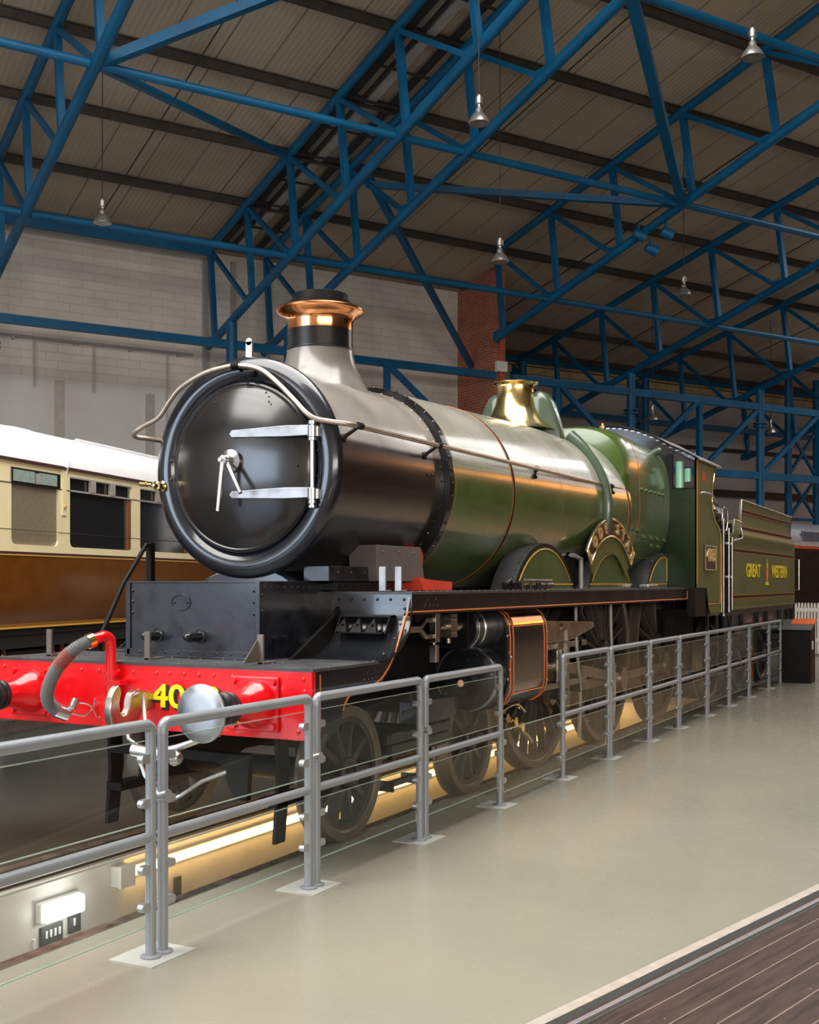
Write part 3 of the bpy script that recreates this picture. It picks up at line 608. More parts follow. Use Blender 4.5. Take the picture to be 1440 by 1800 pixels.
m = M(); rr = [[(x,1.35-1.35*math.cos(a_)**1.0,3.14+.78*math.sin(a_)**.8) for a_ in [pi*j/14 for j in range(15)]] for x in (0,.25,16)]
rr[0] = [(0,1.35+(p[1]-1.35)*.92,3.14+(p[2]-3.14)*.8) for p in rr[0]]; m.loft(rr); m.build('roof', greyb, t)
for x in (1.0,4.2,7.4): m = M(); m.box(x,x+2.2,-.01,.05,3.24,3.56); m.build('window', greyw, t, bevel=.02)
for x in (1.5,4,12,14.5):
    for y in (.5,2.0): m = M(); m.cyl((x,y,.46),(x,y+.13,.46),.46,n=24); m.build('wheel', blackf, t)
m = M(); m.box(.5,15.5,.3,2.4,.4,.95); m.build('underframe', undf, t)
m = M(); m.box(3.2,3.9,-.4,.1,.45,.82); 
p = ff(1217,24.5); m = M(); m.box(p[0]-.5,p[0]+.5,p[1]-.3,p[1]+.3,.0,.86); tag(m.build('display_plinth', seat_blue, bevel=.03), 'blue plinth standing beyond the engine, seen between the driving wheels', 'plinth')

# ------------------------------------------------------------------ cream and brown carriage
CO = Matrix.Translation((3.6818,5.4241,0)) @ Matrix.Rotation(R(12.3), 4, 'Z')
X0, X1, CW = -4.2, 14.5, 2.75
t = root('railway_carriage', (5,CW/2,0), 'cream and brown railway carriage with a white roof behind the engine', 'carriage', None, CO)
side = [(.10,1.31),(.055,1.42),(.025,1.6),(.008,1.85),(0,2.2)]
m = M(); ring = lambda x: [(x,y,z) for y,z in side] + [(x,CW-y,z) for y,z in reversed(side)]
m.loft([ring(X0),ring(X1)]); m.build('lower_body', choc, t)
# cream upper side built around its windows
win = [(-3.75,-2.2,2.32,'big'),(-1.75,-.15,2.32,'big'),(.224,1.234,2.32,'frost'),(1.5,3.11,2.32,'big'),(3.37,4.95,2.32,'big')] + [(5.2+1.86*k,6.8+1.86*k,2.32,'big') for k in range(5)]
m = M(); m.box(X0,X1,0,.05,2.2,2.32); m.box(X0,X1,0,.05,3.235,3.31); xs = [X0]+[v for w_ in win for v in w_[:2]]+[X1]
for i in range(0,len(xs),2): m.box(xs[i],xs[i+1],0,.05,2.32,3.235)
m.box(X0,X0+.05,0,CW,2.2,3.31); m.box(X1-.05,X1,0,CW,2.2,3.31); m.box(X0,X1,CW-.05,CW,2.2,3.31)
for w_ in win:                                                       # rounded lower corners
    for x, s in ((w_[0],1),(w_[1],-1)):
        m.prism([(x,0,2.32),(x+s*.07,0,2.32),(x+s*.035,0,2.332),(x+s*.012,0,2.355),(x,0,2.39)], (0,.05,0))
m.build('upper_body', cream, t)
m = M(); m.box(X0,X1,-.006,.0,2.185,2.20); m.build('gold_line', gold, t)
m = M(); m.box(X0,X1,-.007,.0,2.205,2.232); m.box(X0,X1,-.03,0,3.31,3.345); m.build('dark_line', maroon, t)
m = M(); m.box(X0,X1,.04,.105,1.305,1.325); m.build('gold_line', gold, t)
m = M(); m.box(X0,X1,.1,CW-.1,1.22,1.32); m.box(X0,X1,.12,.2,1.06,1.22); m.box(X0,X1,CW-.2,CW-.12,1.06,1.22); m.build('solebar', undf, t)
m = M(); m.box(X0,X1,-.004,.0,2.495,2.50); m.box(X0,X1,-.006,.0,3.045,3.055); m.build('panel_bead', purl, t)
for (a_, b_, z_, kk) in win:
    m = M(); m.box(a_-.01,b_+.01,.03,.045,2.32,3.05 if kk == 'frost' else 3.235); m.build('window_pane', frost if kk == 'frost' else glassd, t)
    if kk == 'frost':
        m = M(); m.box(a_-.02,b_+.03,-.012,.03,3.05,3.24); w_ = m.build('ventilator', glassd, t, bevel=.006)
        for c, d in ((a_+.02,a_+.46),(a_+.56,b_-.06)):
            m = M(); m.box(c,d,-.018,-.01,3.075,3.215); m.build('vent_pane', vent, w_)
        m = M(); m.box(a_+.48,a_+.55,-.03,-.01,3.07,3.2); m.build('vent_catch', conduit, w_)
    else:
        m = M(); m.box(a_,b_,-.014,.02,3.04,3.062); m.box(a_,b_,-.01,.02,3.215,3.235); m.build('window_bar', conduit, t)
        for f_ in (.30,.62): m = M(); m.box(a_+(b_-a_)*f_,a_+(b_-a_)*f_+.13,-.02,.02,3.062,3.215); m.build('vent_catch', conduit, t)
        m = M(); m.box(b_-.10,b_-.015,.0,.035,2.33,3.03); m.build('window_frame', wood, t)
m = M(); m.loft([[(x,1.375-1.40*math.cos(a_),3.335+.60*max(0,math.sin(a_))**.85) for a_ in [pi*j/20 for j in range(21)]] for x in (X0,X1)]); rf = m.build('roof', roofw, t)
for x in (1.36,5.1,8.9,12.6): m = M(); m.loft([[(xx,1.375-1.41*math.cos(a_),3.335+.61*max(0,math.sin(a_))**.85) for a_ in [pi*j/20 for j in range(21)]] for xx in (x-.02,x+.02)]); m.build('roof_rib', roofw, t)
m = M(); m.tube(smooth_path([(1.40+.0,.0,3.25),(1.42,-.03,3.45),(1.6,.12,3.62),(2.4,.45,3.83)],5)+[(14,.45,3.83)], .018, 8); m.build('roof_pipe', roofw, t)
m = M(); m.box(1.31,1.41,-.012,.0,2.72,3.40); m.build('door_pillar', cream, t)
m = M(); m.cyl((1.36,-.03,2.83),(1.36,0,2.83),.022,n=10); m.build('door_stop', gold, t)
for x in (-2.6,-1.9,-.9): pass
for k, x in enumerate((-.9,.35,1.62,2.9,4.2)):                      # battery boxes with wooden frames
    m = M(); m.box(x,x+1.1,.22,.7,.62,1.02); bx_ = m.build('battery_box', undf, t)
    m = M(); m.box(x,x+1.1,.19,.22,1.17,1.205); m.box(x,x+.04,.19,.22,.62,1.17); m.box(x+1.06,x+1.1,.19,.22,.62,1.17); m.box(x,x+1.1,.19,.22,.80,.84); m.build('box_frame', wood, bx_)
for xb in (-2.6,12.0):
    m = M(); m.box(xb-1.6,xb+1.6,.30,.36,.35,.95); m.box(xb-1.6,xb+1.6,CW-.36,CW-.30,.35,.95); m.box(xb-.2,xb+.2,.3,CW-.3,.6,1.2); m.build('bogie_frame', undf, t)
    for x in (xb-1.3,xb+1.3):
        m = M(); m.cyl((x,.4,.5),(x,CW-.4,.5),.07,n=12)
        for y in (.52,CW-.65): m.cyl((x,y,.5),(x,y+.13,.5),.5,n=28)
        m.build('wheelset', undf, t)
m = M(); m.box(3.3,8.5,.5,CW-.5,.55,1.2); m.build('equipment_box', undf, t)
m = M(); m.box(X0-3,X1+2,.62,.69,0,.10); m.box(X0-3,X1+2,2.06,2.13,0,.10); tag(m.build('carriage_track', motion, frame=CO), 'pair of rails under the cream and brown carriage', 'rails')
# frames added round the unseen fill panels; the roof and walls stay closed
def fill_frame(k, c, u, v, su, sv, nu, nv):
    c = Vector(c); u = Vector(u).normalized(); v = Vector(v).normalized(); m = M()
    for i in range(nu+1):
        q = c + u*(su*(i/nu-.5)); m.bar(q-v*sv/2, q+v*sv/2, .09, .09)
    for j in range(nv+1):
        q = c + v*(sv*(j/nv-.5)); m.bar(q-u*su/2, q+u*su/2, .09, .09)
    struct(m.build('window_%d' % k, white, frame=HALL))
SL = (0, math.cos(R(11.3)), -math.sin(R(11.3)))
fill_frame(2, (42,18,12.84), (1,0,0), SL, 17, 15, 6, 4)
fill_frame(3, (29,15.7,13.30), (1,0,0), SL, 9, 4.6, 4, 2)
fill_frame(4, (31.6,20.2,12.40), (1,0,0), SL, 3.8, 4.2, 2, 2)
fill_frame(5, (56,17.5,12.94), (1,0,0), SL, 9, 15, 4, 4)
fill_frame(6, (-17.4,4,4.6), (0,1,0), (0,0,1), 11, 6, 6, 3)
fill_frame(7, (-3,-19.4,5.2), (1,0,0), (0,0,1), 27, 3.4, 12, 2)
fill_frame(8, (53,32.7,5.8), (1,0,0), (0,0,1), 19, 7, 8, 3)
# ================================================================== the locomotive (front beam at x = 0, axis y = 0, near side y < 0)
brass_l = mat('cast_brass_letters', (.90,.68,.34), .42, metal=.8, var=.05)
strap = mat('strap_steel', (.40,.40,.41), .5, metal=1, var=.2, scale=9)
loc = root('steam_locomotive', (0,0,0), 'green steam locomotive with black smokebox, copper-capped chimney and red front beam', 'locomotive')
ZC = 2.713; HW = 1.22; HF = 1.48; RP = 1.79
def P_(b, name, m, parent=None, **k): return b.build(name, m, parent or loc, **k)
# --- buffer beam
b = M(); b.box(-.03,.02,-HW,HF,.872,1.305)
for z, ys in ((1.255,[-1.16,-.62,-.47,-.35,-.23,-.11,.0,.20,.33,.50,.66,.86,1.1,1.25,1.4]),(.925,[-1.12,-.62,.36,.50,1.12]),(1.13,[-.04,.16]),(1.18,[-1.17]),(1.0,[-1.17,.20])):
    for y in ys: b.rivet((-.03,y,z),(-1,0,0),.017,.014)
beam = P_(b, 'buffer_beam', redm, bevel=.006)
text('number', '4003', shadow_ink, beam, (-.033,-.265,1.085), FRONT, .215, .002, 1.34, bold=.010)
text('number', '4003', yellow, beam, (-.037,-.247,1.097), FRONT, .215, .002, 1.34, bold=.004)
# --- footplate: flat front, curve up, running plates
def curve_pts(off=0):
    o = [(0,1.32)]; o += [(.80,1.32)]
    for k in range(1,11):
        a = R(-90+82*k/10); o.append((.80+.49*math.cos(a)*1.0, 1.32+.34+.34*math.sin(a)))
    o += [(1.29,1.70),(1.295,RP)]
    return o
cp = curve_pts()
def curved_plate(y0, y1, b):
    top = [(x,y0,z) for x,z in cp]; bot = [(x+.012*min(1,max(0,(x-.8)*3)),y0,z-.018) for x,z in cp]
    b.strip(top, bot, (0,y1-y0,0))
b = M(); b.box(-.035,.82,-HW-.012,HF+.012,1.302,1.32)
for y in [(-1.18+.148*k) for k in range(19)]: b.rivet((.03,y,1.32),(0,0,1),.012)
for s in (-1,1):
    for x in (.12,.23,.34,.47,.60,.72,.80): b.rivet((x,s*(HW-.03),1.32),(0,0,1),.012)
    for x in (.28,.34,.40): b.rivet((x,s*.72,1.32),(0,0,1),.014)
for y in (-.5,-.4,-.3,-.2,0,.1,.25,.4,.5): b.rivet((.44,y,1.32),(0,0,1),.012)
P_(b, 'front_footplate', plate)
for s in (-1,1):
    y0, y1 = (-HW-.012,-.46) if s < 0 else (.71, HW+.012)
    b = M(); cpx = [(x,z) for x,z in cp if x >= .8]
    b.strip([(x,y0,z) for x,z in cpx], [(x+.014,y0,z-.012) for x,z in cpx], (0,y1-y0,0))
    e = -1.18 if s < 0 else 1.18
    for (x,z),n in (((.965,1.36),(-.5,0,.8)),((1.13,1.46),(-.8,0,.5)),((1.225,1.56),(-1,0,.2)),((1.285,1.67),(-1,0,0))): b.rivet((x-.004,e,z),n,.012)
    for k in range(6): b.rivet((1.29,s*(.62+.11*k),1.735),(-1,0,0),.012)
    pl = P_(b, 'curved_footplate', boxm if s > 0 else black)
    b = M()                                                         # triple step box set in the curve
    y0, y1 = (-1.10,-.68) if s < 0 else (.68,1.10)
    b.prism([(1.21,y0,1.615),(1.30,y0,1.625),(1.30,y0,1.61),(1.21,y0,1.605)], (0,y1-y0,0))
    b.prism([(1.13,y0+.03,1.50),(1.30,y0+.03,1.50),(1.30,y0+.03,1.49),(1.13,y0+.03,1.49)], (0,y1-y0-.06,0))
    for y in (y0,y1-.008): b.prism([(1.21,y,1.615),(1.13,y,1.49),(1.30,y,1.49),(1.30,y,1.62)], (0,.008,0))
    for k in range(3):
        yy = y0+.075+k*.125; b.prism([(1.14,yy,1.50),(1.14,yy+.10,1.50),(1.20,yy+.05,1.60)], (.03,0,0)); b.rivet((1.165,yy+.05,1.555),(-1,0,.3),.012)
    b.build('step_box', blackf, pl)
# valances with orange line
for s in (-1,1):
    y = s*HW; t_ = .012*s
    b = M()
    prof = [(.02,.90),(.30,.90),(.34,1.02),(.42,1.10),(.55,1.13),(.70,1.135),(.86,1.17),(.98,1.25),(1.08,1.36),(1.16,1.50),(1.22,1.62),(1.32,1.625),(9.40,1.625)]
    up = [(.02,1.302),(.30,1.302),(.34,1.302),(.42,1.302),(.55,1.302),(.70,1.302),(.86,1.31),(.98,1.345),(1.10,1.42),(1.20,1.53),(1.26,1.66),(1.30,1.775),(9.40,1.775)]
    b.strip([(x,y,z) for x,z in up], [(x,y,z) for x,z in prof], (0,-t_*1.5,0))
    for (x,z) in ((.62,1.20),(.68,1.20),(.73,1.20),(.78,1.205),(.65,1.255),(.76,1.26),(1.52,1.69),(1.60,1.69),(1.66,1.69),(1.73,1.69),(1.56,1.735),(1.70,1.735),(3.9,1.70),(3.9,1.75),(8.4,1.69),(8.55,1.69),(8.7,1.69),(8.85,1.69)): b.rivet((x,y,z),(0,s,0),.014)
    v = P_(b, 'valance', black)
    b = M(); ln = [(.07,.92),(.07,1.27)]; 
    b.box(.06,.072,min(y,y+s*.003),max(y,y+s*.003),.92,1.28)
    pts = smooth_path([(.345,y+s*.001,1.03),(.37,y+s*.001,1.07),(.44,y+s*.001,1.125),(.56,y+s*.001,1.15),(.70,y+s*.001,1.158),(.85,y+s*.001,1.195),(.97,y+s*.001,1.275),(1.06,y+s*.001,1.37),(1.15,y+s*.001,1.50),(1.21,y+s*.001,1.60),(1.25,y+s*.001,1.645)],4)+[(9.35,y+s*.001,1.645),(9.35,y+s*.001,1.75)]
    if s < 0: b.tube(pts, .0065, 6); b.build('lining', orange, v)
b = M()
for s in (-1,1):
    b.box(1.29,9.95,min(s*.50,s*(HW+.015)),max(s*.50,s*(HW+.015)),RP-.018,RP)
    for k in range(66): b.rivet((1.36+k*.12,s*(HW-.02),RP),(0,0,1),.012)
P_(b, 'running_plate', plate)
for s in (-1,1): b = M(); b.box(9.38,9.98,min(s*(HW+.10),s*(HW-.02)),max(s*(HW+.10),s*(HW-.02)),1.40,1.80); P_(b, 'running_plate_end', blackf)
# --- front box
b = M(); b.box(.50,1.32,-.46,.71,1.32,1.862); b.box(.485,.50,-.47,-.43,1.32,1.862); b.box(.485,.50,.68,.72,1.32,1.862); b.box(.49,1.7,-.47,.72,1.855,1.868)
for y in (-.415,.665):
    for z in (1.80,1.72,1.64): b.rivet((.5,y,z),(-1,0,0),.014)
b.box(.46,.50,-.46,.71,1.32,1.335); b.box(.485,.5,-.46,.71,1.32,1.375)
for k in range(9): b.rivet((.485,-.34+k*.115,1.355),(-1,0,0),.010)
for s in (-1,1):
    q_ = -.46 if s < 0 else .71
    for k in range(9): b.rivet((.56+k*.085,q_,1.825),(0,s,0),.013)
    for z in (1.77,1.66): b.rivet((.53,q_,z),(0,s,0),.013)
    for x in (.66,.78): b.cyl((x,q_,1.47),(x,q_+s*.04,1.47),.022,n=6)
fb = P_(b, 'front_box', boxm, bevel=.004)
b = M(); b.tube([(.497,.22+.085*math.cos(a),1.715+.055*math.sin(a)) for a in [2*pi*k/28 for k in range(28)]], .005, 6, closed=True); b.rivet((.5,.28,1.715),(-1,0,0),.012); b.rivet((.5,.16,1.715),(-1,0,0),.012); b.build('oval_plate', boxm, fb)
for y in (.43,.05):
    b = M(); b.lathe([(0,.035),(.11,.038),(.14,.034),(.165,.022),(.175,0)], (.50,y,1.475), (-1,0,0), n=20); b.lathe([(0,.05),(.01,.05),(.015,.035)], (.5,y,1.475), (-1,0,0), n=20); b.build('valve_spindle_cover', black, fb)
b = M()
for s in (-1,1): b.box(1.30,3.2,min(s*.56,s*.60),max(s*.56,s*.60),RP,1.862)
b.box(1.3,3.2,-.56,.56,1.80,1.85)
for k in range(14): b.rivet((1.36+.1*k,-.60,1.83),(0,-1,0),.012)
P_(b, 'cylinder_cover', boxm)
# --- frames, inner works
b = M()
for s in (-1,1):
    y0 = s*.60; b.strip([(x,y0,z) for x,z in ((.05,1.30),(.6,1.30),(1.2,1.60),(1.4,1.78),(11.0,1.78))], [(x,y0,z) for x,z in ((.05,.95),(.6,.95),(1.2,1.1),(2.4,.95),(11.0,.62))], (0,s*.03,0))
b.box(.3,.33,-.6,.6,.95,1.3); b.box(3.0,3.1,-.6,.6,.7,1.75); b.box(5.9,6.0,-.6,.6,.7,1.75); b.box(8.1,8.2,-.6,.6,.7,1.75); b.box(10.2,10.3,-.6,.6,.6,1.75)
P_(b, 'main_frame', blackf)
b = M(); b.box(5.2,9.3,-.52,.52,1.05,1.80); b.box(7.6,9.35,-.57,.57,.55,1.8); P_(b, 'ashpan', blackf)
b = M(); b.box(1.35,5.0,-.5,.5,1.1,1.8); P_(b, 'inside_cylinders', blackf)
# --- smokebox, saddle, ring, door
b = M(); b.lathe([(1.0,.80),(2.62,.80),(2.62,.808),(2.70,.808),(2.70,.80)], (0,0,ZC), (1,0,0), n=96)
for x in (1.045,): 
    for k in range(52): a = 2*pi*k/52; b.rivet((x,.80*math.cos(a),ZC+.80*math.sin(a)),(0,math.cos(a),math.sin(a)),.0125)
for k in range(44): a = 2*pi*k/44; b.rivet((2.66,.808*math.cos(a),ZC+.808*math.sin(a)),(0,math.cos(a),math.sin(a)),.013)
for x, z in ((2.42,2.75),(2.50,2.75)): b.rivet((x,-.80,z),(0,-1,0),.014)
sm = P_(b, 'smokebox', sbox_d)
b = M(); b.lathe([(.99,.60),(.968,.640),(.95,.655),(.932,.685),(.924,.72),(.926,.755),(.938,.790),(.958,.815),(.985,.826),(1.018,.826),(1.022,.80)], (0,0,ZC), (1,0,0), n=96)
for y in (-.665,): 
    for z in (2.62,2.80): b.rivet((.935,y,z),(-1,0,0),.014)
for z in (2.79,2.65): b.rivet((.935,.665,z),(-1,0,0),.014)
P_(b, 'smokebox_front_ring', ringm, sm)
b = M(); b.lathe([(.97,.632),(.945,.634),(.928,.625),(.922,.612),(.926,.602),(.915,.585),(.885,.50),(.855,.40),(.83,.28),(.815,.16),(.81,.0)], (0,0,ZC), (1,0,0), n=96)
for y, z in ((.2,3.2),(-.28,3.17),(.32,2.72),(-.52,2.70),(-.25,3.24),(.05,2.92)): b.rivet((.83+.16*(y*y+(z-ZC)**2),y,z),(-1,0,0),.009)
door = P_(b, 'smokebox_door', sbox)
for z in (2.945,2.50):
    b = M(); b.prism([(.905,-.66,z-.036),(.905,-.66,z+.036),(.868,-.44,z+.040),(.83,.0,z+.026),(.83,.02,z),(.83,.0,z-.026),(.868,-.44,z-.040)], (-.028,0,0)); b.build('hinge_strap', strap, door, bevel=.004)
b = M(); b.cyl((.885,-.645,2.40),(.885,-.645,3.0),.017,n=16)
for z0, z1, r_ in ((2.895,2.975,.034),(2.985,3.01,.03),(2.87,2.89,.032),(2.45,2.53,.034),(2.42,2.445,.032),(2.39,2.41,.03)): b.cyl((.885,-.645,z0),(.885,-.645,z1),r_,n=18)
b.box(.89,.93,-.69,-.65,2.90,2.97); b.box(.89,.93,-.69,-.65,2.455,2.525); b.build('hinge_pin', steel, door)
b = M(); b.lathe([(.815,.085),(.785,.085),(.78,.07),(.77,.045),(.72,.038),(.715,.034),(.69,.034),(.685,.026),(.685,.0)], (0,.0,2.745), (1,0,0), n=32); b.cyl((.68,0,2.745),(.66,0,2.745),.016,n=6); b.build('door_hub', steel, door)
b = M(); b.cyl((.70,0,2.755),(.685,.035,2.375),.019,.016,n=14); b.build('door_handle', steel, door)
b = M(); b.cyl((.73,0,2.755),(.70,-.155,2.50),.019,.015,n=14); b.build('door_handle', steel, door)
b = M(); b.lathe([(0,.042),(.015,.044),(.03,.03),(.05,.028),(.06,.036),(.075,.036),(.08,.022),(.12,.018),(.125,0)], (.935,.745,2.60), (-1,0,0), n=16); b.tube([(.86,.745,2.60),(.86,.80,2.61),(.86,.86,2.615)], .011, 8); b.cyl((.86,.84,2.615),(.86,.90,2.62),.02,n=10); P_(b, 'ejector_valve', brass, sm)
b = M(); b.box(1.02,1.04,-.028,.028,ZC+.79,3.66); b.cyl((1.02,0,3.66),(1.04,0,3.66),.028,n=18); b.box(1.02,1.10,-.028,.028,ZC+.79,ZC+.805); P_(b, 'lamp_iron', steel, sm)
b = M()                                                            # saddle below the smokebox
for x in (1.10,1.6,2.2): pass
sad = lambda x, k=1.: [(x,-.62*k,1.86),(x,-.52*k,1.90),(x,-.40*k,1.93),(x,-.36*k,1.98),(x,-.40*k,2.02),(x,.40*k,2.02),(x,.36*k,1.98),(x,.40*k,1.93),(x,.52*k,1.90),(x,.62*k,1.86)]
b.loft([sad(.99,.62),sad(1.02,.72),sad(1.05,.72),sad(1.07,.60),sad(2.6,.60)])
for k in range(9): b.rivet((.99,-.28+.07*k,1.965),(-1,0,0),.009)
P_(b, 'saddle', ringm)
b = M(); b.box(1.12,2.3,-.64,-.42,1.868,1.98); 
for k in range(4): b.rivet((1.25+.2*k,-.64,1.93),(0,-1,0),.013)
P_(b, 'steam_chest_cover', boxm, bevel=.03)
for s in (-1,1):                                                    # outside steam pipe casings
    b = M(); b.prism([(1.69,s*.72,2.15),(2.44,s*.72,2.15),(2.52,s*.72,1.868),(1.71,s*.72,1.868)], (0,-s*.25,0))
    for x in (1.80,2.06,2.31): b.rivet((x,s*.72,2.10),(0,s,0),.014)
    P_(b, 'steam_pipe_casing', mat('casing_grey', (.13,.115,.11), .4, var=.15) if s < 0 else bpy.data.materials['casing_grey'], bevel=.01)
b = M(); b.prism([(2.30,-.82,1.795),(2.84,-.82,1.795),(2.84,-.82,1.865),(2.45,-.82,1.88),(2.30,-.78,1.90)], (0,.22,0)); P_(b, 'red_frame_bracket', redb)
b = M(); b.tube([(2.6,-.52,1.85),(2.6,-.56,2.0),(2.75,-.50,2.15)], .09, 12); P_(b, 'red_pipe_flange', redb)
# --- chimney
b = M(); n = 56; rings = []
for z, r_, k in ((3.39,.52,1.),(3.50,.40,.75),(3.58,.335,.45),(3.66,.295,.2),(3.72,.278,.05),(3.76,.272,0)):
    g = []
    for i in range(n):
        a = 2*pi*i/n; x = r_*math.cos(a); y = r_*math.sin(a); zz = z
        drop = ZC+.80 - (ZC+math.sqrt(max(.0,.80**2-y*y)))
        g.append((2.03+x, y, zz-drop*k+ (.10*k if False else 0)))
    rings.append(g)
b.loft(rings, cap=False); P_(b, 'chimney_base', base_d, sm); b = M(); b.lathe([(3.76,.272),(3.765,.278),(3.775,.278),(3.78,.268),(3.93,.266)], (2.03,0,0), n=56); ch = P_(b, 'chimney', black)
b = M(); b.lathe([(3.925,.268),(4.0,.270),(4.03,.278),(4.055,.31),(4.07,.345),(4.085,.358),(4.10,.358),(4.112,.345),(4.118,.30),(4.12,.25),(4.0,.22)], (2.03,0,0), n=64); b.build('copper_cap', copper, ch)
b = M(); b.lathe([(4.118,.262),(4.16,.262),(4.165,.232),(4.225,.228),(4.23,.215),(4.17,.205)], (2.03,0,0), n=48)
for k in range(10): a = 2*pi*k/10+.2; b.rivet((2.03+.25*math.cos(a),.25*math.sin(a),4.163),(0,0,1),.010)
b.build('chimney_cover', blackf, ch)
b = M(); b.lathe([(4.16,.23),(4.15,0)], (2.03,0,0), n=32); b.build('chimney_mouth', undf, ch)
# --- boiler
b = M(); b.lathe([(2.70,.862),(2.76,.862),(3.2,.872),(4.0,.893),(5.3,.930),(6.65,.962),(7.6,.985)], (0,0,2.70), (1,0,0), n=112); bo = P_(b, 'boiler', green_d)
b = M(); b.lathe([(2.695,.80),(2.70,.868),(2.78,.872),(2.782,.862)], (0,0,2.70), (1,0,0), n=112)
for k in range(48): a = 2*pi*k/48; b.rivet((2.74,.871*math.cos(a),2.70+.871*math.sin(a)),(0,math.cos(a),math.sin(a)),.015)
b.build('joint_ring', black, bo)
def rad(x): return .862+(x-2.75)*(.985-.862)/4.85
for x in (2.80,4.06,5.31,6.80,7.50):
    b = M(); r_ = rad(x)+.0025; w = .022
    b.lathe([(x-w,r_-.003),(x-w,r_),(x+w,r_),(x+w,r_-.003)], (0,0,2.70), (1,0,0), n=112); g = b.build('boiler_band', matb if x != 2.80 else green, bo)
    b = M()
    for xx in (x-w-.006,x+w+.001): b.lathe([(xx-.001,r_-.003),(xx,r_+.001),(xx+.0035,r_+.001),(xx+.0045,r_-.003)], (0,0,2.70), (1,0,0), n=112)
    b.build('band_lining', lining2, g)
# clack pipes and top feed humps, safety valve
for s in (-1,1):
    pth = [(6.63, s*(.965+.02)*math.cos(R(q)), 2.70+(.965+.02)*math.sin(R(q))) for q in range(-38,64,6)]
    b = M(); b.tube(pth, .075, 14, rs=[.06]*3+[.062]*11+[.075,.085,.10]); 
    P_(b, 'feed_pipe_casing', gbrown, bo)
    b = M(); ys = [.20,.27,.34,.41,.47,.52]; tp = [4.055,4.06,4.03,3.93,3.76,3.60]; hw_ = [.16,.165,.16,.13,.10,.07]
    rg = []
    for y, zt_, w in zip(ys, tp, hw_):
        zb_ = 3.45; rg.append([(6.42+x_*w, s*y, z_) for x_, z_ in ((-1,zb_),(-1,zt_-.10),(-.9,zt_-.05),(-.7,zt_-.015),(-.4,zt_),(.4,zt_),(.7,zt_-.015),(.9,zt_-.05),(1,zt_-.10),(1,zb_))])
    b.loft(rg); P_(b, 'top_feed_casing', gbrown, bo, bevel=.02)
b = M(); b.lathe([(3.60,.47),(3.66,.40),(3.72,.33),(3.80,.275),(3.90,.235),(4.0,.215),(4.08,.208),(4.12,.215),(4.135,.25),(4.145,.262),(4.152,.262),(4.155,.20),(4.05,.17)], (6.28,0,0), n=56); sv = P_(b, 'safety_valve_bonnet', brass, bo)
b = M(); b.lathe([(4.10,.2),(4.09,.0)], (6.28,0,0), n=32); b.cyl((6.22,0,4.05),(6.22,0,4.19),.045,n=14); b.cyl((6.36,0,4.05),(6.36,0,4.19),.045,n=14); b.build('safety_valves', blackf, sv)
# --- firebox
def fsec(x, hw, zt_, p, zc=2.74, k=1., zbot=1.85):
    g = []; n_ = 72
    for i in range(n_):
        a = 2*pi*i/n_; c, s_ = math.cos(a), math.sin(a)
        if s_ >= 0: y = hw*math.copysign(abs(c)**(2/p), c); z = zc+(zt_-zc)*abs(s_)**(2/p)
        else:
            y = hw*math.copysign(abs(c)**(2/2.6), c)*(1-.16*abs(s_)); z = zc-(zc-zbot)*abs(s_)**(2/2.6)
        g.append((x, y*k, zc+(z-zc)*k))
    return g
b = M(); b.loft([fsec(7.42,.90,3.66,2.5,k=.93),fsec(7.44,.93,3.72,2.9,k=.96),fsec(7.50,.945,3.77,3.4),fsec(7.62,.955,3.80,3.9),fsec(7.9,.965,3.80,4.1),fsec(8.6,.972,3.775,4.1),fsec(9.38,.975,3.745,4.1)], cap=True)
for x, z in [(8.05+.2*k,3.02) for k in range(6)]: b.cyl((x,-.966,z),(x,-.992,z),.024,n=12)
for x, z in [(8.2,2.42),(8.5,2.42),(8.8,2.42),(9.1,2.42),(7.9,2.5),(8.5,2.33),(8.8,2.33)]: b.cyl((x,-.95,z),(x,-.985,z),.026,n=12)
for k in range(14): b.rivet((7.95+.1*k,-.945,2.17),(0,-1,0),.010)
fbx = P_(b, 'firebox', green)
b = M()
for x in (7.98,): 
    A_ = [Vector(p) for p in fsec(x-.011,.9665,3.8015,4.1)]; B_ = [Vector(p) for p in fsec(x+.011,.9665,3.8015,4.1)]; b.loft([A_,B_], cap=False)
b.build('firebox_band', orange, fbx)
b = M(); b.lathe([(0,.03),(.03,.03),(.035,.045),(.06,.045),(.065,.02),(.10,.02)], (8.1,-.45,3.79), n=14); b.build('whistle', brass, fbx)
b = M(); b.cyl((9.05,-.80,3.56),(9.05,-.92,3.62),.05,n=16); b.rivet((9.05,-.92,3.62),(0,-1,.4),.04); b.build('mudhole_cover', gbrown, fbx)
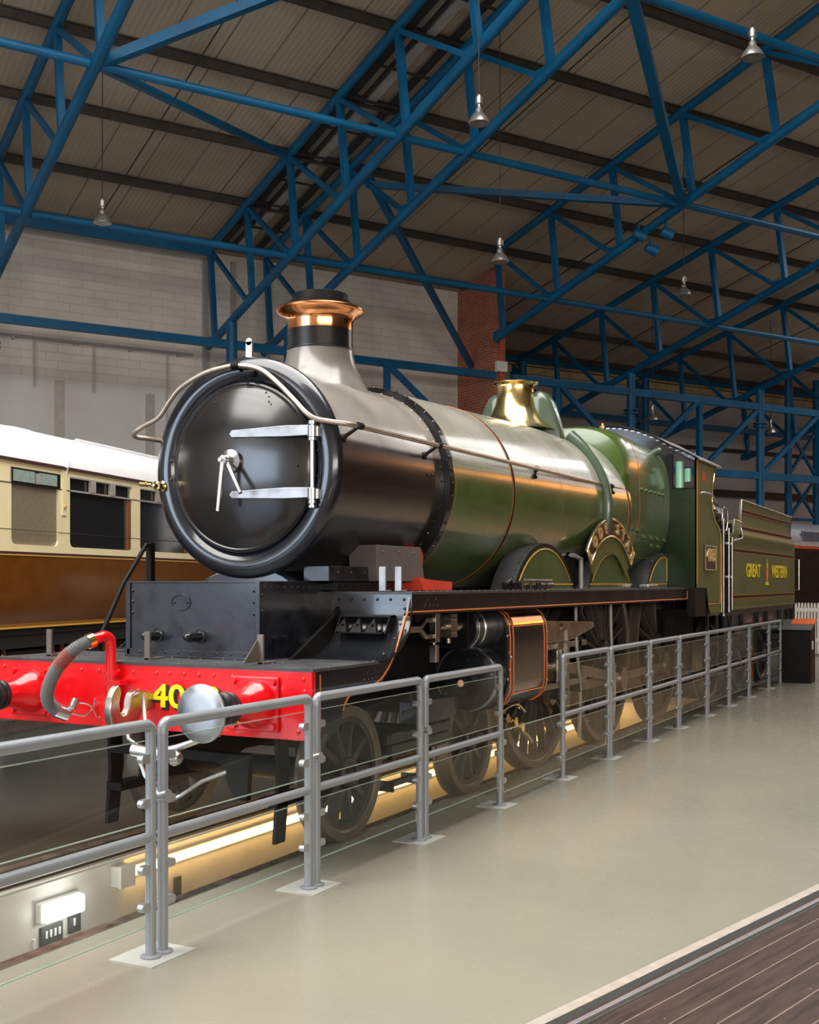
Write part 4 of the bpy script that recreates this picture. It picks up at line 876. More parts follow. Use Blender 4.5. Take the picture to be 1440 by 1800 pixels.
# --- boiler handrail running round the front
hp = [(9.42,.93,2.985),(1.3,.93,2.985),(1.0,.94,2.985),(.89,.975,2.99),(.855,.955,3.02),(.855,.86,3.065),(.855,.72,3.12),(.855,.61,3.24),(.855,.50,3.335),(.855,.29,3.42),(.855,.08,3.452),(.855,-.05,3.449),(.855,-.22,3.405),(.855,-.37,3.295),(.855,-.52,3.155),(.86,-.61,3.065),(.88,-.68,3.02),(.93,-.78,3.0),(1.05,-.88,2.985),(1.3,-.90,2.98),(9.40,-.93,2.985)]
b = M(); b.tube([hp[0]]+smooth_path(hp[1:-1],5)+[hp[-1]], .0185, 12); hr = P_(b, 'handrail', rail_steel)
for x, s in ((1.12,-1),(2.42,-1),(4.62,-1),(6.95,-1),(2.4,1),(4.6,1),(7.0,1)):
    b = M(); rr_ = (.80 if x < 2.7 else rad(x)) - .0; a_ = math.asin(.22/rr_)
    y_in = s*math.cos(a_)*rr_; yy = s*(.90+(.03 if x > 6 else 0))
    b.cyl((x-.03,y_in,2.70+.20),(x,yy,2.985),.016,.013,n=12); b.lathe([(0,.036),(.012,.036),(.02,.022),(.035,.018)], (x-.03,y_in,2.70+.20), Vector((.03,yy-y_in,.085)), n=14); b.cyl((x-.03,yy,2.985),(x+.03,yy,2.985),.026,n=14); b.build('handrail_pillar', blackf, hr)
for y in (.0,):
    b = M(); b.cyl((.93,y,3.43),(.855,y,3.452),.014,n=10); b.cyl((.855,-.03,3.452),(.855,.03,3.452),.028,n=14); b.cyl((.93,-.13,3.40),(.93,-.10,3.40),.03,n=12); b.build('handrail_pillar', blackf, hr)
# --- splashers
def splasher(xc, R0, zc, s, x_hi=99, inner=.55):
    y = s*.94; z0 = RP
    a0 = math.asin((z0-zc)/R0); xs = []
    N_ = 40; arc = [(xc+R0*math.cos(a0+(pi-2*a0)*k/N_), zc+R0*math.sin(a0+(pi-2*a0)*k/N_)) for k in range(N_+1)]
    arc = [(min(x,x_hi),z) for x,z in arc]
    t_ = P_(M().strip([(x,y,z) for x,z in arc], [(xc+(x-xc)*.985,y,zc+(z-zc)*.985) for x,z in arc], (0,-s*(.94-inner),0)), 'splasher', plate)
    b = M(); b.prism([(xc+(x-xc)*.972,y+s*.002,max(z0+.0,zc+(z-zc)*.972)) for x,z in arc], (0,-s*.01,0)); b.build('splasher_face', green, t_)
    b = M(); b.tube([(xc+(x-xc)*.945,y+s*.004,zc+(z-zc)*.945) for x,z in arc if zc+(z-zc)*.945 > z0+.05], .006, 6); b.box(xc-.80,min(xc+.80,x_hi),min(y,y+s*.006),max(y,y+s*.006),z0+.045,z0+.06); b.build('splasher_lining', gold, t_)
    b = M(); b.strip([(x,y+s*.004,z) for x,z in arc], [(xc+(x-xc)*.965,y+s*.004,zc+(z-zc)*.965) for x,z in arc], (0,-s*.012,0))
    for k in range(1,N_,1):
        x, z = arc[k]
        if k % 2 == 0 and x < x_hi-.01: b.rivet((xc+(x-xc)*.982,y+s*.004,zc+(z-zc)*.982),(0,s,0),.010)
        if k % 2 == 1 and x < x_hi-.01:
            for yy in (.90,.62): b.rivet((x,s*yy,z),(x-xc,0,z-zc),.011)
    b.build('splasher_rim', black, t_)
    return t_
for s in (-1,1):
    splasher(4.77,.997,1.252,s,inner=.70); splasher(6.92,.997,1.252,s); splasher(9.22,.997,1.252,s,9.37)
# nameplate
b = M(); c0 = (6.78,1.40); ro, ri = 1.20, .985
arc = lambda r_, y, n_=44, a0=42: [(c0[0]+r_*math.cos(R(a0)+(pi-2*R(a0))*k/n_), y, c0[1]+r_*math.sin(R(a0)+(pi-2*R(a0))*k/n_)) for k in range(n_+1)]
b.strip(arc(ro,-.985), arc(ri,-.985), (0,.02,0)); np_ = P_(b, 'nameplate', mat('plate_dark', (.05,.02,.015), .4, var=0))
b = M(); rim = arc(ro-.008,-.99)+list(reversed(arc(ri+.008,-.99))); b.tube(rim, .013, 8, closed=True); b.build('nameplate_rim', brass, np_)
b = M(); b.strip(arc(ri+.005,-.97), arc(.80,-.97), (0,.02,0)); b.build('backing_plate', greent, np_)
word = 'LODE STAR'
for i, chh in enumerate(word):
    if chh == ' ': continue
    an = R(135.5 - 91*i/(len(word)-1)); rm = (ro+ri)/2
    text('letter', chh, brass_l, np_, (c0[0]+rm*math.cos(an), -.992, c0[1]+rm*math.sin(an)), SIDE @ Matrix.Rotation(an-pi/2, 4, 'Z'), .175, .010, .95, bold=.004)
# small gear on the running plate
b = M(); b.box(3.55,3.75,-1.10,-.98,RP,RP+.07); b.tube([(3.3,-1.12,RP+.06),(3.42,-1.12,RP+.10),(3.55,-1.08,RP+.05)],.014,8); b.tube([(3.6,-1.16,RP+.09),(4.35,-1.16,RP+.09)],.012,8); b.box(3.95,4.2,-1.17,-1.05,RP,RP+.05)
for x in (3.6,3.8,4.0,4.2): b.cyl((x,-1.16,RP),(x,-1.16,RP+.09),.012,n=8)
b.cyl((4.05,-1.14,RP+.045),(4.4,-1.14,RP+.045),.03,n=12); P_(b, 'drain_gear', boxm)
b = M(); b.tube([(6.1,-.85,RP),(6.1,-.85,2.12),(6.0,-.8,2.16),(5.7,-.75,2.16)], .028, 10); P_(b, 'sand_pipe', conduit)
b = M(); b.prism([(5.55,-.8,RP),(6.15,-.8,RP),(6.10,-.8,2.15),(5.85,-.8,2.22),(5.65,-.8,2.10)], (0,.35,0)); P_(b, 'sandbox', blackf, bevel=.03)
b = M(); b.box(7.85,8.3,-1.12,-.98,RP,RP+.05); P_(b, 'fire_iron_rest', steel, bevel=.02)
for x in (1.02+.02,1.38):                                            # lamp brackets on the running plate edge
    b = M(); b.box(x,x+.018,-1.10,-1.045,RP+.0 if x > 1.2 else RP,RP+.185); b.box(x,x+.09,-1.10,-1.045,RP,RP+.012); P_(b, 'lamp_iron', strap, bevel=.004) if x > 1.2 else None
b = M(); b.box(1.32,1.338,-1.00,-.945,RP,RP+.185); b.box(1.32,1.41,-1.0,-.945,RP,RP+.012); P_(b, 'lamp_iron', strap, bevel=.004)
for y in (.28,-.672,1.20):                                           # front lamp irons with gusset
    b = M(); b.box(.20,.218,y-.024,y+.024,1.32,1.515); b.box(.20,.36,y-.03,y+.03,1.32,1.334); b.prism([(.218,y+.018,1.50),(.218,y+.018,1.334),(.04,y+.018,1.334)] if y < -.6 else [(.218,y-.004,1.36),(.218,y-.004,1.334),(.30,y-.004,1.334)], (0,.006,0)); P_(b, 'lamp_iron', wood if y < 1 and False else mat('bracket_steel', (.16,.135,.115), .4, metal=.4, var=.2) if 'bracket_steel' not in bpy.data.materials else bpy.data.materials['bracket_steel'], bevel=.004)
b = M(); b.tube([(.30,-.56,1.335),(.42,-.56,1.42),(.50,-.56,1.56)], .008, 6); 
P_(M().tube([(.52,1.02,1.41),(.80,1.02,1.85),(1.07,1.02,2.16),(1.118,1.02,2.16)], .018, 8).bar((1.118,1.02,1.86),(1.118,1.02,2.17),.05,.05), 'reversing_rod', blackf)
# --- front: vacuum pipe, hook, coupling, buffers
b = M(); b.tube([(-.09,.345,.82),(-.09,.345,1.40)]+smooth_path([(-.09,.345,1.43),(-.10,.345,1.475),(-.15,.345,1.50),(-.20,.35,1.49),(-.25,.37,1.475)],4), .036, 16); b.cyl((-.09,.345,1.235),(-.09,.345,1.26),.052,n=20); b.box(-.13,-.03,.23,.39,1.17,1.20); b.cyl((-.035,.25,1.185),(-.06,.25,1.185),.02,n=8); vp = P_(b, 'vacuum_standpipe', redm)
hs = smooth_path([(-.27,.375,1.468),(-.34,.43,1.42),(-.37,.52,1.33),(-.37,.60,1.23),(-.35,.665,1.12),(-.30,.695,1.04),(-.24,.68,.985)],8)
rs_ = [.042+.0035*(i % 2) for i in range(len(hs))]
dense = []
for i in range(len(hs)-1):
    for k in range(3): dense.append(hs[i].lerp(hs[i+1], k/3))
b = M(); b.tube(dense, .043, 14, rs=[.041+.005*(i % 3 == 0) for i in range(len(dense))]); b.build('vacuum_hose', hosem, vp)
b = M(); i0 = int(len(dense)*.22); i1 = int(len(dense)*.37); b.tube(dense[i0:i1], .047, 14, rs=[.0445+.004*(i % 2) for i in range(i1-i0)]); b.build('hose_wrapping', hoser, vp)
b = M(); b.cyl((-.235,.365,1.478),(-.275,.38,1.462),.05,n=18); b.build('hose_clip', brass, vp)
b = M(); b.cyl((-.25,.69,.995),(-.17,.655,.955),.052,.048,n=16); b.cyl((-.20,.66,.965),(-.17,.60,1.02),.02,n=10); b.cyl((-.18,.60,1.01),(-.15,.60,1.06),.028,n=12); b.tube(smooth_path([(-.18,.62,.97),(-.12,.55,.95),(-.06,.53,1.0),(-.03,.54,1.06)],4),.006,6); b.tube(smooth_path([(-.15,.60,1.04),(-.1,.52,1.02),(-.05,.50,.93)],4),.005,6); b.build('hose_coupling', steel, vp)
b = M()                                                             # draw hook
hk = [(-.03,1.125),(-.14,1.15),(-.20,1.155),(-.245,1.14),(-.265,1.10),(-.275,1.04),(-.30,1.005),(-.335,1.0),(-.36,1.03),(-.365,1.08),(-.35,1.15),(-.352,1.185),(-.375,1.20),(-.41,1.17),(-.445,1.11),(-.455,1.03),(-.44,.96),(-.395,.905),(-.33,.88),(-.26,.89),(-.20,.93),(-.15,.99),(-.03,1.02)]
b.prism([(x,.02,z) for x,z in hk], (0,.06,0)); P_(b, 'draw_hook', motion, bevel=.012)
b = M()
b.tube([(-.16,-.01,1.12),(-.20,-.03,1.115),(-.38,-.20,.96),(-.46,-.36,.80)], .015, 10); b.tube([(-.18,.09,1.04),(-.28,.06,.97),(-.40,-.08,.86),(-.46,-.28,.80)], .014, 10)
b.cyl((-.47,-.18,.81),(-.45,-.42,.79),.040,n=14); b.rivet((-.45,-.42,.79),(0,-1,0),.035,.03)
b.tube([(-.46,-.34,.80),(-.44,-.50,.84),(-.38,-.66,.90),(-.33,-.74,.93)], .020, 12, rs=[.024,.022,.018,.022])
b.lathe([(-.045,.0),(-.04,.03),(-.02,.044),(.0,.05),(.02,.044),(.04,.03),(.045,0)], (-.46,-.50,.78), (0,1,0), n=16)
b.cyl((-.455,-.50,.78),(-.455,-.42,.79),.016,n=10)
b.tube([(-.46,-.20,.80),(-.50,-.30,.66),(-.50,-.43,.545),(-.49,-.50,.53),(-.47,-.56,.56),(-.40,-.66,.64),(-.34,-.80,.70)], .013, 8)
b.tube([(-.47,-.22,.74),(-.48,-.30,.63),(-.47,-.37,.62)], .008, 6); P_(b, 'screw_coupling', steel)
for y, s in ((-.80,-1),(1.13,1)):
    b = M(); b.box(-.055,-.03,y-.185,y+.185,.915,1.265)
    for yy in (-.15,.15):
        for zz in (.95,1.09,1.23): b.cyl((-.055,y+yy,zz),(-.082,y+yy,zz),.024,n=6)
    bp_ = P_(b, 'buffer_base', redm, bevel=.02)
    b = M(); b.lathe([(.05,.160),(.075,.158),(.11,.148),(.15,.130),(.20,.108),(.26,.095),(.315,.090),(.32,.0)], (0,y,1.09), (-1,0,0), n=40); b.build('buffer_housing', redm, bp_)
    b = M(); b.lathe([(.30,.086),(.31,.100),(.335,.104),(.345,.088),(.35,.088),(.36,.104),(.385,.106),(.395,.09),(.40,.09),(.41,.098),(.43,.095),(.435,.05),(.57,.05)], (0,y,1.085), (-1,0,0), n=32); b.build('rubber_rings', rubber, bp_)
    b = M(); b.lathe([(.545,.06),(.565,.09),(.575,.17),(.58,.176),(.593,.176),(.601,.168),(.611,.10),(.614,0)], (0,y,1.08), (-1,0,0), n=56); b.build('buffer_head', steelb, bp_)
# --- wheels
def spoked(r_, hub, nsp, w, spw, name_t, crank=0.):
    """one wheel about the origin, axis y, outer face at -w/2"""
    T = M(); T.lathe([(w/2+.0,r_-.075),(w/2,r_+.028),(w/2-.03,r_+.028),(w/2-.04,r_+.004),(-w/2,r_),(-w/2,r_-.060),(-w/2+.012,r_-.075),(w/2,r_-.075)], (0,0,0), (0,1,0), n=72)
    S = M(); S.lathe([(w/2-.02,r_-.12),(w/2-.02,r_-.07),(-w/2+.02,r_-.07),(-w/2+.02,r_-.115),(w/2-.02,r_-.12)], (0,0,0), (0,1,0), n=72)
    S.lathe([(w/2+.01,0),(w/2+.01,hub),(-w/2+.01,hub),(-w/2-.015,hub*.92),(-w/2-.03,hub*.75),(-w/2-.03,hub*.5),(-w/2-.015,hub*.45),(-w/2-.02,0)], (0,0,0), (0,1,0), n=40)
    for k in range(nsp):
        a = 2*pi*(k+.5)/nsp; ca, sa = math.cos(a), math.sin(a)
        q = []
        for rr, ww, yy in ((hub*.85,spw*1.25,w*.34),((r_+hub)*.5,spw*.72,w*.24),(r_-.085,spw*.95,w*.28)):
            c = Vector((ca*rr,0,sa*rr)); tn = Vector((-sa,0,ca))
            q.append([c-tn*ww*.5+V(0,yy,0), c-tn*ww*.25+V(0,-yy,0), c+tn*ww*.25+V(0,-yy,0), c+tn*ww*.5+V(0,yy,0)])
        S.loft(q)
    if crank:
        S.loft([[Vector((crank*t-ww*.5*0,0,0))+Vector((0,-w/2-.02 if False else yy,zz)) for yy, zz in ((-w/2-.02,-ww/2),(-w/2-.02,ww/2),(w*.2,ww/2),(w*.2,-ww/2))] for t, ww in ((-.3,.24),(.5,.26),(1.0,.20),(1.35,.12))])
        S.cyl((crank,-w/2-.02,0),(crank,-w/2-.16,0),.06,n=20)
    return T, S
def put_wheel(T, S, x, y, z, flip, ang=0.):
    Rm = Matrix.Translation((x,y,z)) @ (Matrix.Rotation(pi,4,'Z') if flip else ID) @ Matrix.Rotation(ang,4,'Y')
    key = id(T)
    if key not in WCACHE:
        mt = T.mesh((0,0,0)); mt.materials.append(tyre); ms = S.mesh((0,0,0)); ms.materials.append(spokem); WCACHE[key] = (mt, ms)
    mt, ms = WCACHE[key]
    w_ = bpy.data.objects.new('wheel', mt); col.objects.link(w_); w_.parent = PARENT[0]; w_.matrix_local = Matrix.Translation(-Vector(ORG[PARENT[0].name])) @ Rm
    c_ = bpy.data.objects.new('wheel_centre', ms); col.objects.link(c_); c_.parent = w_
WCACHE = {}; PARENT = [loc]
Tb, Sb = spoked(.483,.115,10,.14,.11,'bogie')
Td, Sd = spoked(1.02,.17,20,.14,.075,'driver',crank=.33)
for x in (1.098,3.225):
    for y in (-.755,.755): put_wheel(Tb, Sb, x, y, .485, y > 0, .3*x)
    b = M(); b.cyl((x,-.72,.485),(x,.72,.485),.085,n=18); P_(b, 'axle', blackf)
DX = (4.88,7.02,9.38)
for x in DX:
    for y in (-.755,.755): put_wheel(Td, Sd, x, y, 1.02, y > 0, R(62) if y < 0 else R(30))
    b = M(); b.cyl((x,-.72,1.02),(x,.72,1.02),.10,n=18); P_(b, 'axle', blackf)
# crank pins are at local +x rotated about y
def pin(x, ang=R(62)): v = Matrix.Rotation(ang,4,'Y') @ Vector((.33,0,0)); return (x+v.x, 1.02+v.z)
ps = [pin(x) for x in DX]
b = M()
for (x,z),(x2,z2) in zip(ps[:-1],ps[1:]): b.bar((x,-.875,z),(x2,-.875,z2),.035,.10)
for x, z in ps: b.cyl((x,-.85,z),(x,-.92,z),.115,n=28); b.box(x-.05,x+.05,-.90,-.86,z+.10,z+.17)
P_(b, 'coupling_rod', motion)
b = M(); cx_, cz_ = 5.02, 1.02; x2, z2 = ps[1]; b.bar((cx_,-.965,cz_),(x2,-.965,z2),.04,.11); b.cyl((x2,-.93,z2),(x2,-1.02,z2),.135,n=28); b.cyl((cx_,-.93,cz_),(cx_,-1.0,cz_),.09,n=20); P_(b, 'connecting_rod', motion)
b = M(); b.box(4.18,5.85,-1.0,-.92,1.19,1.25); b.box(4.18,5.85,-1.0,-.92,.79,.85); P_(b, 'slide_bar', motion, bevel=.006)
b = M(); b.box(4.88,5.16,-1.03,-.90,.85,1.19); b.cyl((5.02,-1.04,1.02),(5.02,-.9,1.02),.06,n=18); P_(b, 'crosshead', motion, bevel=.02)
b = M(); b.cyl((4.1,-.96,1.02),(4.95,-.96,1.02),.035,n=16); P_(b, 'piston_rod', steel)
b = M(); b.prism([(4.18,-1.06,1.50),(5.9,-1.06,1.44),(5.95,-1.06,1.38),(5.3,-1.06,1.28),(4.9,-1.06,1.26),(4.18,-1.06,1.27)], (0,.05,0)); b.cyl((4.92,-1.07,1.40),(4.92,-1.04,1.40),.05,n=14); b.box(4.2,4.55,-1.04,-.92,.95,1.25)
P_(b, 'motion_bracket', motion, bevel=.01)
b = M(); b.box(5.02,5.08,-1.08,-1.04,.60,1.38); P_(b, 'motion_hanger', motion)
b = M(); b.box(5.6,5.68,-1.0,-.6,.7,1.7); P_(b, 'motion_plate', blackf)
b = M()
for x in (5.55,6.75): b.tube(smooth_path([(x,-.98,1.62),(x-.03,-1.0,1.2),(x+.12,-.99,.7),(x+.2,-.95,.2)],5), .020, 8)
P_(b, 'sanding_pipe', conduit)
b = M()
for x in DX[:2]: b.prism([(x+1.06,-.72,1.6),(x+1.14,-.72,1.6),(x+1.10,-.72,.5),(x+1.03,-.72,.5)], (0,.06,0)); b.box(x+1.0,x+1.06,-.80,-.70,.7,1.2)
P_(b, 'brake_hanger', blackf)
b = M()
for i in range(7): b.tube([(DX[0]-.9+i*.001,-.82,.42)]*1+[(DX[0]-.9,-.82,.42+.0)]+[(DX[0]-.8,-.84,.44)], .01, 6) if i == 0 else None
b.tube(smooth_path([(3.75,-.95,.60),(3.9,-.97,.55),(4.05,-.97,.47),(4.2,-.97,.40),(4.3,-.97,.33)],4), .022, 8)
for x, z in ((3.65,.62),(3.85,.57),(4.02,.5)): b.cyl((x,-1.0,z),(x,-.92,z),.045,n=12)
b.tube(smooth_path([(3.6,-.9,.66),(4.0,-.92,.72),(4.3,-.9,.62)],4), .018, 8); P_(b, 'cylinder_drain_cocks', brass)
# cylinders
def cyl_sec(x, g=0.): 
    return [(x,-.62,1.64),(x,-.92,1.66),(x,-1.05,1.635-g),(x,-1.14+g,1.575-g),(x,-1.185+g,1.48),(x,-1.195+g,1.38),(x,-1.195+g,.98),(x,-1.185+g,.90),(x,-1.14+g,.81+g),(x,-1.05,.755+g),(x,-.92,.735+g),(x,-.62,.76)]
for s in (1,-1):
    b = M(); S_ = lambda x, g=0.: [(q[0],q[1]*s,q[2]) for q in cyl_sec(x,g)]
    b.loft([S_(3.18,.012),S_(3.195),S_(4.155),S_(4.17,.012)]); cy = P_(b, 'cylinder_casing', black)
    if s == 1:
        b = M()
        for x in (3.225,3.30,4.05,4.12):
            b.tube([(x,q[1]*1.002,q[2]) for q in cyl_sec(x)[2:10]], .006, 6)
        b.tube([(3.30,-1.198,1.475),(4.05,-1.198,1.475)], .005, 6); b.tube([(3.30,-1.19,.885),(4.05,-1.19,.885)], .005, 6); b.build('lining', orange, cy)
        b = M(); b.strip([(3.20,q[1],q[2]) for q in [(0,-1.03,1.648),(0,-1.10,1.615),(0,-1.15,1.570),(0,-1.178,1.52)]], [(3.20,q[1]+.005,q[2]-.01) for q in [(0,-1.03,1.648),(0,-1.10,1.615),(0,-1.15,1.570),(0,-1.178,1.52)]], (.95,0,0)); 
        b2 = M(); pr = [(-1.045,1.643),(-1.10,1.612),(-1.145,1.578),(-1.172,1.535),(-1.19,1.485)]
        b2.loft([[(x,y-.003,z+.003) for y,z in pr]+[(x,y,z) for y,z in reversed(pr)] for x in (3.31,4.04)]); b2.build('copper_strip', copper, cy)
        b = M()
        for z in (.95,1.10,1.25,1.40): b.rivet((3.21,-1.196,z),(0,-1,0),.010); b.rivet((4.14,-1.196,z),(0,-1,0),.010)
        for k in range(7):
            a = R(95+k*28); b.rivet((3.19,-.92+.33*math.cos(a)*.9,1.2+.40*math.sin(a)),(-1,0,0),.014)
        b.build('rivets', steel, cy)
    yy = -.90*s
    b = M(); b.lathe([(2.92,.0),(2.925,.12),(2.94,.255),(2.955,.272),(3.0,.278),(3.19,.278)], (0,yy,1.03), (1,0,0), n=56); b.lathe([(2.84,0),(2.845,.055),(2.86,.062),(2.925,.064)], (0,yy,1.0), (1,0,0), n=6); b.rivet((2.93,yy-.02,1.19),(-1,0,0),.014); b.build('cylinder_cover', boxm, cy)
    b = M(); b.lathe([(2.948,.268),(2.95,.284),(2.975,.286),(2.98,.276)], (0,yy,1.03), (1,0,0), n=56); b.build('cover_rim', steel, cy)
    b = M(); b.lathe([(2.84,0),(2.84,.030),(2.86,.034),(2.862,.048),(2.88,.05),(2.925,.052)], (0,yy,1.0), (1,0,0), n=20); b.build('relief_valve', copper, cy)
    b = M(); b.lathe([(2.90,0),(2.905,.16),(2.92,.178)], (0,-.86*s,1.46), (1,0,0), n=48); b.rivet((2.905,-.86*s,1.47),(-1,0,0),.03); b.build('valve_cover', boxm, cy)
    b = M(); b.lathe([(2.918,.178),(2.925,.184),(3.02,.184),(3.03,.176),(3.05,.176),(3.06,.186),(3.19,.186)], (0,-.86*s,1.46), (1,0,0), n=48); b.build('valve_chest', steel, cy)
# valve rod in front of the cylinder
b = M(); b.bar((1.35,-.96,1.50),(1.95,-.96,1.495),.03,.05); b.bar((1.95,-.96,1.50),(2.05,-.96,1.56),.03,.035); b.bar((1.95,-.96,1.49),(2.05,-.96,1.43),.03,.035); b.bar((2.05,-.96,1.56),(2.22,-.96,1.56),.03,.035); b.bar((2.05,-.96,1.43),(2.22,-.96,1.43),.03,.035); b.box(2.18,2.26,-.99,-.93,1.38,1.61); b.cyl((2.2,-.96,1.36),(2.2,-.96,1.66),.02,n=10); b.box(2.18,2.24,-.99,-.93,1.22,1.36); P_(b, 'valve_rod', motion, bevel=.004)
b = M(); b.box(2.44,2.56,-1.0,-.90,1.41,1.60); b.cyl((2.3,-.95,1.5),(2.78,-.95,1.5),.028,n=12); b.cyl((2.56,-.95,1.5),(2.66,-.95,1.5),.05,n=12)
for z in (1.36,1.63): b.cyl((2.5,-.95,z),(2.5,-.95,z+.04),.02,n=8)
for z in (1.45,1.56):
    for x in (2.47,2.53): b.rivet((x,-1.0,z),(0,-1,0),.013)
P_(b, 'valve_crosshead', motion)
b = M(); b.box(1.9,2.9,-.95,-.62,1.55,1.62); b.box(2.75,2.80,-1.0,-.60,1.3,1.62); P_(b, 'valve_gear_bracket', blackf)
# bogie
b = M()
for s in (-1,1):
    y0 = s*.62; b.strip([(x,y0,z) for x,z in ((.75,.72),(1.4,.74),(1.8,.68),(2.5,.68),(2.9,.74),(3.55,.72))], [(x,y0,z) for x,z in ((.75,.40),(1.4,.36),(1.8,.48),(2.5,.48),(2.9,.36),(3.55,.40))], (0,-s*.03,0))
b.box(1.9,2.45,-.62,.62,.50,.68); P_(b, 'bogie_frame', blackf)
b = M(); b.box(1.62,2.75,.80,.86,.62,.70); P_(b, 'bogie_spring_beam', boxm)
b = M(); b.box(1.62,2.75,-.86,-.80,.62,.70); b.box(1.62,2.6,-.90,-.84,.69,.71); b.box(2.0,2.62,-.95,-.75,.74,.92); b.box(1.75,2.85,-.83,-.78,.50,.60); P_(b, 'bogie_spring_beam', boxm, bevel=.01)
b = M()
for k in range(6): b.box(1.98+.0*k,2.36,-.84,-.76,.30+.0*k,.31) if k == 0 else None
b.box(1.70,2.15,-.86,-.84,.29,.33); b.box(1.70,1.72,-.86,-.70,.25,.33); b.box(1.72,2.15,-.72,-.70,.25,.29); b.box(2.13,2.15,-.86,-.70,.25,.33); b.bar((1.62,-.78,.28),(1.72,-.78,.28),.03,.03); P_(b, 'brake_block_hanger', boxm)
b = M()
for k in range(3): b.bar((1.85+.14*k,-.92,1.0),(1.98+.14*k,-.92,.86),.012,.03)
b.bar((1.75,-.92,.86),(2.4,-.92,.85),.02,.025); P_(b, 'step_ladder', boxm)
b = M()                                                             # life guards in front of the bogie
for s in (-1,1):
    b = M(); b.prism([(.30,s*.74,.95),(.42,s*.74,.95),(.46,s*.74,.55),(.40,s*.74,.12),(.28,s*.74,.12),(.32,s*.74,.5)], (0,-s*.03,0))
    b.box(.30,.75,min(s*.74,s*.60),max(s*.74,s*.60),.36,.42); P_(b, 'life_guard', blackf, bevel=.006)
b = M(); b.box(.16,.20,-.60,.60,.66,.72); b.prism([(.15,-.35,.72),(.15,-.62,.72),(.15,-.60,.42),(.15,-.50,.42)],(.05,0,0)); P_(b, 'guard_stay', blackf)
# --- cab
b = M(); XF = 9.385
arc_y = [(0,4.045),(.28,4.02),(.52,3.963),(.76,3.862),(1.0,3.718),(1.185,3.63),(1.335,3.555)]
ay = [(-y,z) for y,z in reversed(arc_y)] + arc_y[1:]
def zarc(y):
    y = abs(y)
    for (a1,b1),(a2,b2) in zip(arc_y[:-1],arc_y[1:]):
        if y <= a2: return b1+(b2-b1)*(y-a1)/(a2-a1)
    return arc_y[-1][1]
b.box(XF,XF+.012,-1.33,1.33,1.79,3.13)
cabf = P_(b, 'cab_front', greend)
for (y,z) in ((-1.15,2.7),(-1.2,2.7),(-1.1,2.95)): pass
b = M()
mid = [y for y in [-1.02+.102*k for k in range(21)]]
b.strip([(XF,y,zarc(y)-.01) for y in mid], [(XF,y,3.13) for y in mid], (.012,0,0))
for s in (-1,1):
    side_ = [s*(1.02+.0155*k) for k in range(21)]; b.strip([(XF,y,zarc(y)-.01) for y in side_], [(XF,y,zarc(y)-.075) for y in side_], (.012,0,0)); b.box(XF,XF+.012,min(s*1.31,s*1.33),max(s*1.31,s*1.33),3.13,3.6)
cu = b.build('cab_front_upper', black, cabf)
b = M()
for k in range(30):
    y = -1.28+.088*k; b.box(XF-.012,XF,y,y+.05,zarc(y+.025)-.045,zarc(y+.025)-.03)
b.build('angle_iron', steel, cabf)
for s in (-1,1):
    b = M(); wy = sorted((s*1.02,s*1.31)); b.tube([(XF-.006,wy[0],3.13),(XF-.006,wy[1],3.13),(XF-.006,wy[1],zarc(wy[1])-.08),(XF-.006,wy[0],zarc(wy[0])-.08)], .010, 8, closed=True); b.build('window_frame', blackf, cabf)
b = M(); b.strip([(XF-.05,y,z+.0) for y,z in [(-1.37,3.525)]+ay[1:-1]+[(1.37,3.525)]], [(XF-.05,y,z-.022) for y,z in [(-1.37,3.525)]+ay[1:-1]+[(1.37,3.525)]], (1.42,0,0)); cr = P_(b, 'cab_roof', mat('roof_grey', (.36,.33,.32), .4, coat=.2, var=.12))
b = M(); b.tube([(XF-.052,y,z-.011) for y,z in [(-1.37,3.525)]+ay[1:-1]+[(1.37,3.525)]], .014, 8); b.build('roof_edge', blackf, cr)
cs = [(9.385,1.79),(9.385,3.545),(10.62,3.545),(10.52,3.50),(10.43,3.40),(10.34,3.22),(10.30,3.02),(10.33,2.90),(10.40,2.80),(10.56,2.71),(10.72,2.65),(10.83,2.56),(10.88,2.45),(10.90,1.43),(10.25,1.43),(10.14,1.52),(10.02,1.79)]
